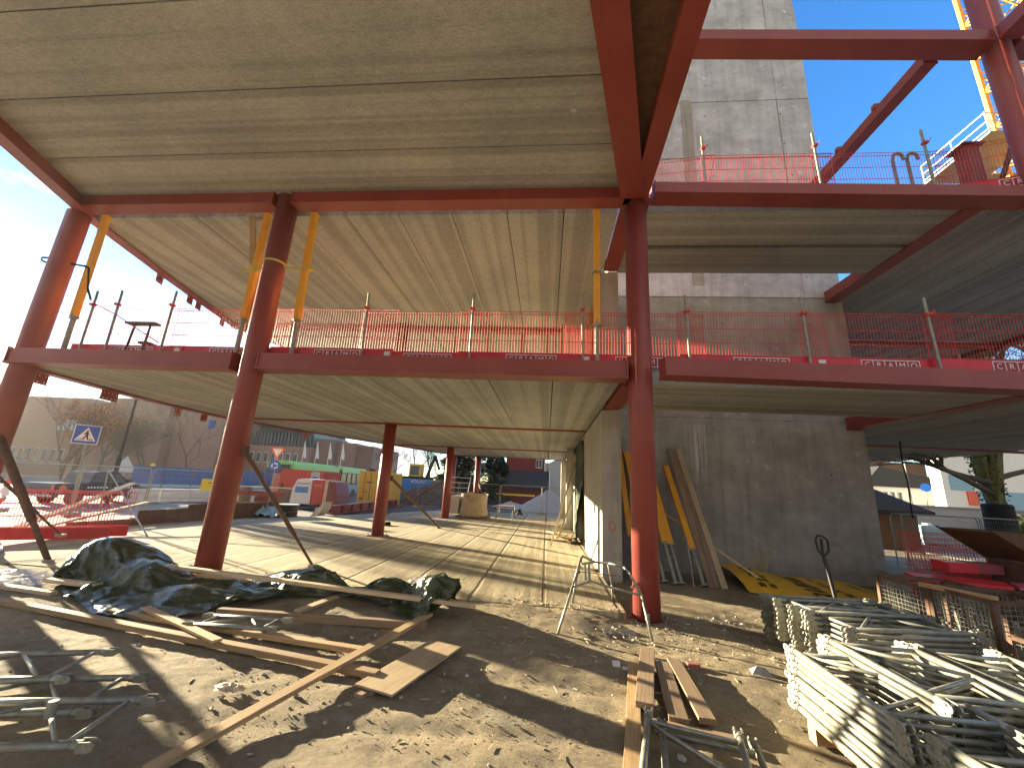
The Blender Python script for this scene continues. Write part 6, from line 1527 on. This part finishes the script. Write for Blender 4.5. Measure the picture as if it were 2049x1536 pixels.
# east: houses, walls, shed
eh = thing('white_building', 'big bright white building behind the tree at the right', 'building', (60, 50, 0))
MB().box((41.5, 47, -1), (75, 48.3, 9.5)).build('walls', 'white_render', eh)
MB().box((42.2, 46.9, 3.9), (44.4, 46.99, 5.4)).build('blue_window', 'teal_plastic', eh); MB().box((44.6, 46.9, .5), (52.5, 46.99, 3.9)).build('blue_base', 'teal_plastic', eh); MB().box((43.6, 46.85, 2.4), (44.5, 46.99, 3.8)).build('red_panel', 'orange_red', eh)
gh = thing('grey_roof_house', 'pale house with dark blue-grey roof right of the core', 'house', (46, 62, 0))
MB().box((45.0, 62, -1), (64, 70, 4.8)).build('walls', 'white_render', gh); MB().prism_ax([(44.2, 4.7), (46.6, 7.3), (51, 6.3), (64.5, 4.7), (64.4, 4.5), (44.3, 4.5)], (0, 61.5, 0), (1, 0, 0), (0, 0, 1), (0, 9, 0)).build('roof', 'roof_dark', gh)
win_row(gh, 46, 49.6, 62, 2.2, 3.9, 4, .5)
yh = thing('yellow_house', 'pale yellow house with brown roof beside the core edge', 'house', (55, 80, 0))
MB().box((50, 80, -1), (68, 90, 7.0)).build('walls', 'white_render', yh); MB().box((49.5, 79.6, 7.0), (68, 90, 9.6)).build('roof', 'brown_timber', yh)
tag(MB().box((23, 30, -.5), (70, 30.5, 2.0)).box((23, 29.9, 2.0), (70, 30.6, 2.08)).build('grey_wall', 'grey_render', None, (40, 30, 0)), 'long grey retaining wall behind the tree at the right', 'wall')
sd_ = thing('brown_shed', 'small brown shed with black tiled roof right of the core corner', 'shed', (18, 24, -.3))
MB().box((17.0, 24, -.4), (19.6, 27, 1.75)).build('walls', 'brown_timber', sd_)
m = MB(); m.add([(15.6, 23.6, 1.7), (20.2, 23.6, 1.7), (20.2, 27.4, 1.7), (15.6, 27.4, 1.7), (15.8, 25.5, 3.0), (18.3, 25.5, 3.0), (15.6, 23.6, 1.55), (20.2, 23.6, 1.55), (20.2, 27.4, 1.55), (15.6, 27.4, 1.55)],
    [(0, 1, 5, 4), (1, 2, 5), (2, 3, 4, 5), (3, 0, 4), (6, 7, 1, 0), (7, 8, 2, 1), (8, 9, 3, 2), (9, 6, 0, 3), (9, 8, 7, 6)])
m.build('roof', 'roof_dark', sd_)
ss = thing('round_road_sign', 'round blue road sign on a pole before the pale house', 'road sign', (30, 34, 0))
MB().tube((27.6, 34, -.3), (27.6, 34, 6.5), .05, 8).build('pole', 'galvanised', ss); M = facing(28.6, 33.8, 3.4); sign_face(M, MB().prism(disc(.3, 24), 0, .03), 'disc', 'sign_blue', ss)
MB().tube((28.6, 33.9, -.3), (28.6, 33.9, 3.4), .03, 8).build('post', 'galvanised', ss)

# ------------------------------------------------------------------ tower crane
cr_ = thing('tower_crane', 'yellow lattice tower crane mast with white railed platform at the upper right', 'tower crane', (24, 21, 0))
X0, X1, Y0, Y1 = 25.3, 27.0, 19.3, 21.0
m = MB()
for a, b in ((X0, Y0), (X1, Y0), (X1, Y1), (X0, Y1)): m.bar((a, b, -.5), (a, b, 44), .2, .2)
m.build('mast_chords', 'crane_yellow', cr_)
m = MB(); z = 0; k = 0
cs = [(X0, Y0), (X1, Y0), (X1, Y1), (X0, Y1)]
while z < 43:
    for i in range(4):
        a, b = cs[i], cs[(i + 1) % 4]
        if k % 2: a, b = b, a
        m.tube((*a, z), (*b, z + 1.3), .05, 6)
        if k % 2 == 0: m.tube((*cs[i], z), (*cs[(i + 1) % 4], z), .055, 6)
    z += 1.3; k += 1
m.build('lattice', 'crane_yellow', cr_)
m = MB()
for z in range(0, 44, 1):
    m.tube((25.6, 19.8, z * 1.0), (26.0, 19.8, z * 1.0), .02, 5)
m.tube((25.6, 19.8, 0), (25.6, 19.8, 44), .03, 6); m.tube((26.0, 19.8, 0), (26.0, 19.8, 44), .03, 6); m.build('ladder', 'galvanised', cr_)
m = MB().box((21.9, 18.4, 20.5), (28.2, 19.1, 20.6)).box((21.9, 21.3, 20.5), (28.2, 22.0, 20.6)).box((21.9, 19.1, 20.5), (24.7, 21.3, 20.6)).box((26.9, 19.1, 20.5), (28.2, 21.3, 20.6)); m.build('platform', 'galvanised', cr_)
m = MB()
pc = [(21.9, 18.4), (28.2, 18.4), (28.2, 22.0), (21.9, 22.0)]
for h_ in (.15, .6, 1.15): m.path([(a, b, 20.6 + h_) for a, b in pc], .035, 6, True)
for a, b in pc + [(25.8, 18.4), (21.9, 20.2), (25.8, 22.0), (28.2, 20.2)]: m.tube((a, b, 20.5), (a, b, 21.8), .035, 6)
m.build('railing', 'white_paint', cr_)
m = MB()
for z in (17.3, 18.2): m.bar((X0 - .4, Y0 - .2, z), (X1 + .4, Y0 - .2, z), .2, .25); m.bar((X0 - .4, Y1 + .2, z), (X1 + .4, Y1 + .2, z), .2, .25)
m.build('collar_frame', 'crane_yellow', cr_)

# ------------------------------------------------------------------ trees
def grow(m, leaves, p, d, L, r, depth, rnd, droop=0.0, spread=.55, lf=0, nseg=3, twig=None, tips=None):
    q = Vector(p); d = Vector(d).normalized(); tgt = m if depth > 1 or twig is None else twig
    for s in range(nseg):
        d2 = (d + Vector((rnd.uniform(-1, 1), rnd.uniform(-1, 1), rnd.uniform(-.6, .8) - droop)) * .16).normalized()
        e = q + d2 * L / nseg; ra = r * (1 - .25 * s / nseg); rb = r * (1 - .25 * (s + 1) / nseg)
        tgt.tube(q, e, ra, 7 if r > .06 else (5 if r > .02 else 3), rb, caps=False); q = e; d = d2
        if depth > 0 and s > 0 and rnd.random() < .8:
            a = Vector((rnd.uniform(-1, 1), rnd.uniform(-1, 1), rnd.uniform(-.3, .9) - droop)).normalized()
            grow(m, leaves, q, (d * (1 - spread) + a * spread), L * rnd.uniform(.5, .75), r * .5, depth - 1, rnd, droop, spread, lf, nseg, twig, tips)
    if depth > 0:
        for _ in range(2 if depth > 1 else 3):
            a = Vector((rnd.uniform(-1, 1), rnd.uniform(-1, 1), rnd.uniform(-.2, .9) - droop)).normalized()
            grow(m, leaves, q, (d * (1 - spread) + a * spread), L * rnd.uniform(.6, .85), r * .62, depth - 1, rnd, droop, spread, lf, nseg, twig, tips)
    elif tips is not None: tips.append(q.copy())
    if leaves is not None and depth <= 1 and rnd.random() < lf:
        for _ in range(3):
            c = q + Vector((rnd.uniform(-.15, .15), rnd.uniform(-.15, .15), rnd.uniform(-.15, .15))) * L
            a = Vector((rnd.uniform(-1, 1), rnd.uniform(-1, 1), rnd.uniform(-1, 1))).normalized(); b = a.cross(Vector((0, 0, 1))).normalized(); s = rnd.uniform(.04, .08)
            leaves.quad(c - a * s, c + b * s * .6, c + a * s, c - b * s * .6)
def tree(label, x, y, z, h, r, depth, seed, lf=0, mat='bark', leafmat='dry_leaf', stems=1, spread=.5, droop=0, group='bare trees', name='bare_tree', lean=(0, 0), first=.33):
    rnd = random.Random(seed); t = thing(name, label, 'tree', (x, y, z), group)
    m = MB(); tw = MB(); lv = MB()
    for k in range(stems):
        d = Vector((lean[0] + rnd.uniform(-.3, .3) * (stems > 1), lean[1] + rnd.uniform(-.3, .3) * (stems > 1), 1))
        grow(m, lv, (x + rnd.uniform(-.1, .1) * (stems > 1), y, z), d, h * first, r, depth, rnd, droop, spread, lf, 3, tw)
    m.build('trunk', mat, t)
    if tw.v: tw.build('crown', 'twig', t)
    if lv.v: lv.build('leaves', leafmat, t)
    return t
tree('young tree with a few orange leaves behind the pickup', -30.5, 23.5, -.3, 7.2, .08, 5, 3, lf=.22, stems=3, spread=.34, first=.30)
tree('bare tree left of the excavator', -17.5, 52, 0, 9.5, .13, 5, 5, spread=.52)
tree('bare tree behind the excavator', -14.2, 50, 0, 9.0, .13, 5, 6, spread=.52)
tree('bare tree right of the excavator', -11.3, 49, 0, 8.5, .12, 5, 8, spread=.52)
tree('bare street tree before the brick wing', -22.0, 56, 0, 8.5, .12, 5, 9, spread=.5)
tree('slender bare birch before the brick hall, left one', -52, 46, -.3, 10.5, .09, 5, 11, spread=.4, first=.36)
tree('slender bare birch before the brick hall, right one', -41, 44, -.3, 10, .085, 5, 12, spread=.4, first=.36)
tree('dark bare tree before the brick hall behind the lamp post', -60, 50, -.3, 9.5, .2, 5, 14, spread=.5)
# big wrapped tree
bt = tree('large bare tree with black wrapped trunk at the right', 17.9, 18.2, 2.1, 9.5, .27, 6, 17, stems=3, spread=.5, mat='mossy_bark', group=None, name='large_tree', first=.3)
m = MB(); m.tube((17.9, 18.2, -.3), (17.9, 18.2, 2.1), .52, 18, .44); m.tube((17.9, 18.2, 2.1), (17.9, 18.2, 2.2), .47, 18, .40); m.build('trunk_wrap', 'felt_black', bt)
m = MB(); rn = random.Random(4)
for b0, d0, L in (((17.7, 18.1, 2.6), (-1, -.1, .55), 2.4), ((17.7, 18.0, 3.0), (-1, .1, .25), 2.2), ((18.1, 18.1, 3.2), (1, 0, .3), 2.2)):
    grow(m, None, b0, d0, L, .11, 4, rn, .12, .42, 0, 4, None)
m.build('low_limbs', 'bark', bt)
iv = MB(); rn = random.Random(2)
for _ in range(420):
    a = rn.uniform(0, 6.28); z = rn.uniform(2.3, 5); rr = .26 + rn.uniform(0, .2); c = Vector((17.9 - .12 * (z - 2) + math.cos(a) * rr, 18.2 + math.sin(a) * rr, z)); s = rn.uniform(.03, .06)
    u = Vector((rn.uniform(-1, 1), rn.uniform(-1, 1), rn.uniform(-1, 1))).normalized(); v = u.cross(Vector((.3, .5, .8))).normalized(); iv.quad(c - u * s, c - v * s, c + u * s, c + v * s)
iv.build('ivy', 'ivy_leaf', bt)
def conifer(label, x, y, h, r, seed):
    rn = random.Random(seed); t = thing('conifer', label, 'conifer', (x, y, 0), 'dark conifers')
    MB().tube((x, y, 0), (x, y, h * .9), .18, 8, .05).build('trunk', 'bark', t)
    m = MB()
    for _ in range(9000):
        z = h * (rn.random() ** 1.15); rr = r * (1 - (z / h)) ** .65 * (.55 + .45 * rn.random()) * (1 + .25 * math.sin(z * 3 + seed)); a = rn.uniform(0, 6.283)
        c = Vector((x + math.cos(a) * rr, y + math.sin(a) * rr, z + .2)); d = Vector((math.cos(a), math.sin(a), rn.uniform(-.5, .3))).normalized(); s = rn.uniform(.15, .4); v = d.cross(Vector((rn.uniform(-.5, .5), rn.uniform(-.5, .5), 1))).normalized()
        m.quad(c - d * s, c - v * s * .35, c + d * s, c + v * s * .35)
    m.build('crown', 'conifer_leaf', t)
conifer('wide dark conifer right of the middle far columns', -7.4, 44, 7.2, 3.2, 1); conifer('dark conifer between the far columns', -10.0, 45, 6.6, 2.8, 2); conifer('small dark conifer left of the red garage', -5.4, 47, 5.2, 1.8, 3)
tree('olive leafed tree before the brick hall behind the arrow board', -47, 44, -.3, 9.5, .16, 5, 31, lf=.9, leafmat='ivy_leaf', stems=2, spread=.5)
# shrub bank at the right edge
m = MB(); rn = random.Random(9)
for _ in range(3000):
    c = Vector((rn.uniform(27.5, 33), rn.uniform(27, 29), 0)); c.z = rn.uniform(-.3, 1.6 + .4 * math.sin(c.x)); s = rn.uniform(.05, .14); u = Vector((rn.uniform(-1, 1), rn.uniform(-1, 1), rn.uniform(-1, 1))).normalized(); v = u.cross(Vector((.3, .5, .8))).normalized(); m.quad(c - u * s, c - v * s, c + u * s, c + v * s)
tag(m.build('shrubbery', 'ivy_leaf', None, (25, 28, 0)), kind='stuff')

hm = bpy.data.materials.new('haze'); hm.use_nodes = True; ht = hm.node_tree; ht.nodes.clear()
ho = ht.nodes.new('ShaderNodeOutputMaterial'); hv = ht.nodes.new('ShaderNodeVolumePrincipled'); hv.inputs['Density'].default_value = 0.00017; hv.inputs['Color'].default_value = (.96, .94, .92, 1); hv.inputs['Anisotropy'].default_value = 0.55
ht.links.new(hv.outputs[0], ho.inputs['Volume']); MATS['haze'] = hm
tag(MB().box((-140, -12, -2.2), (90, 120, 48)).build('haze', 'haze'), kind='stuff')
for o in list(bpy.data.objects):
    if '_base' in o: del o['_base']
bpy.context.view_layer.update()
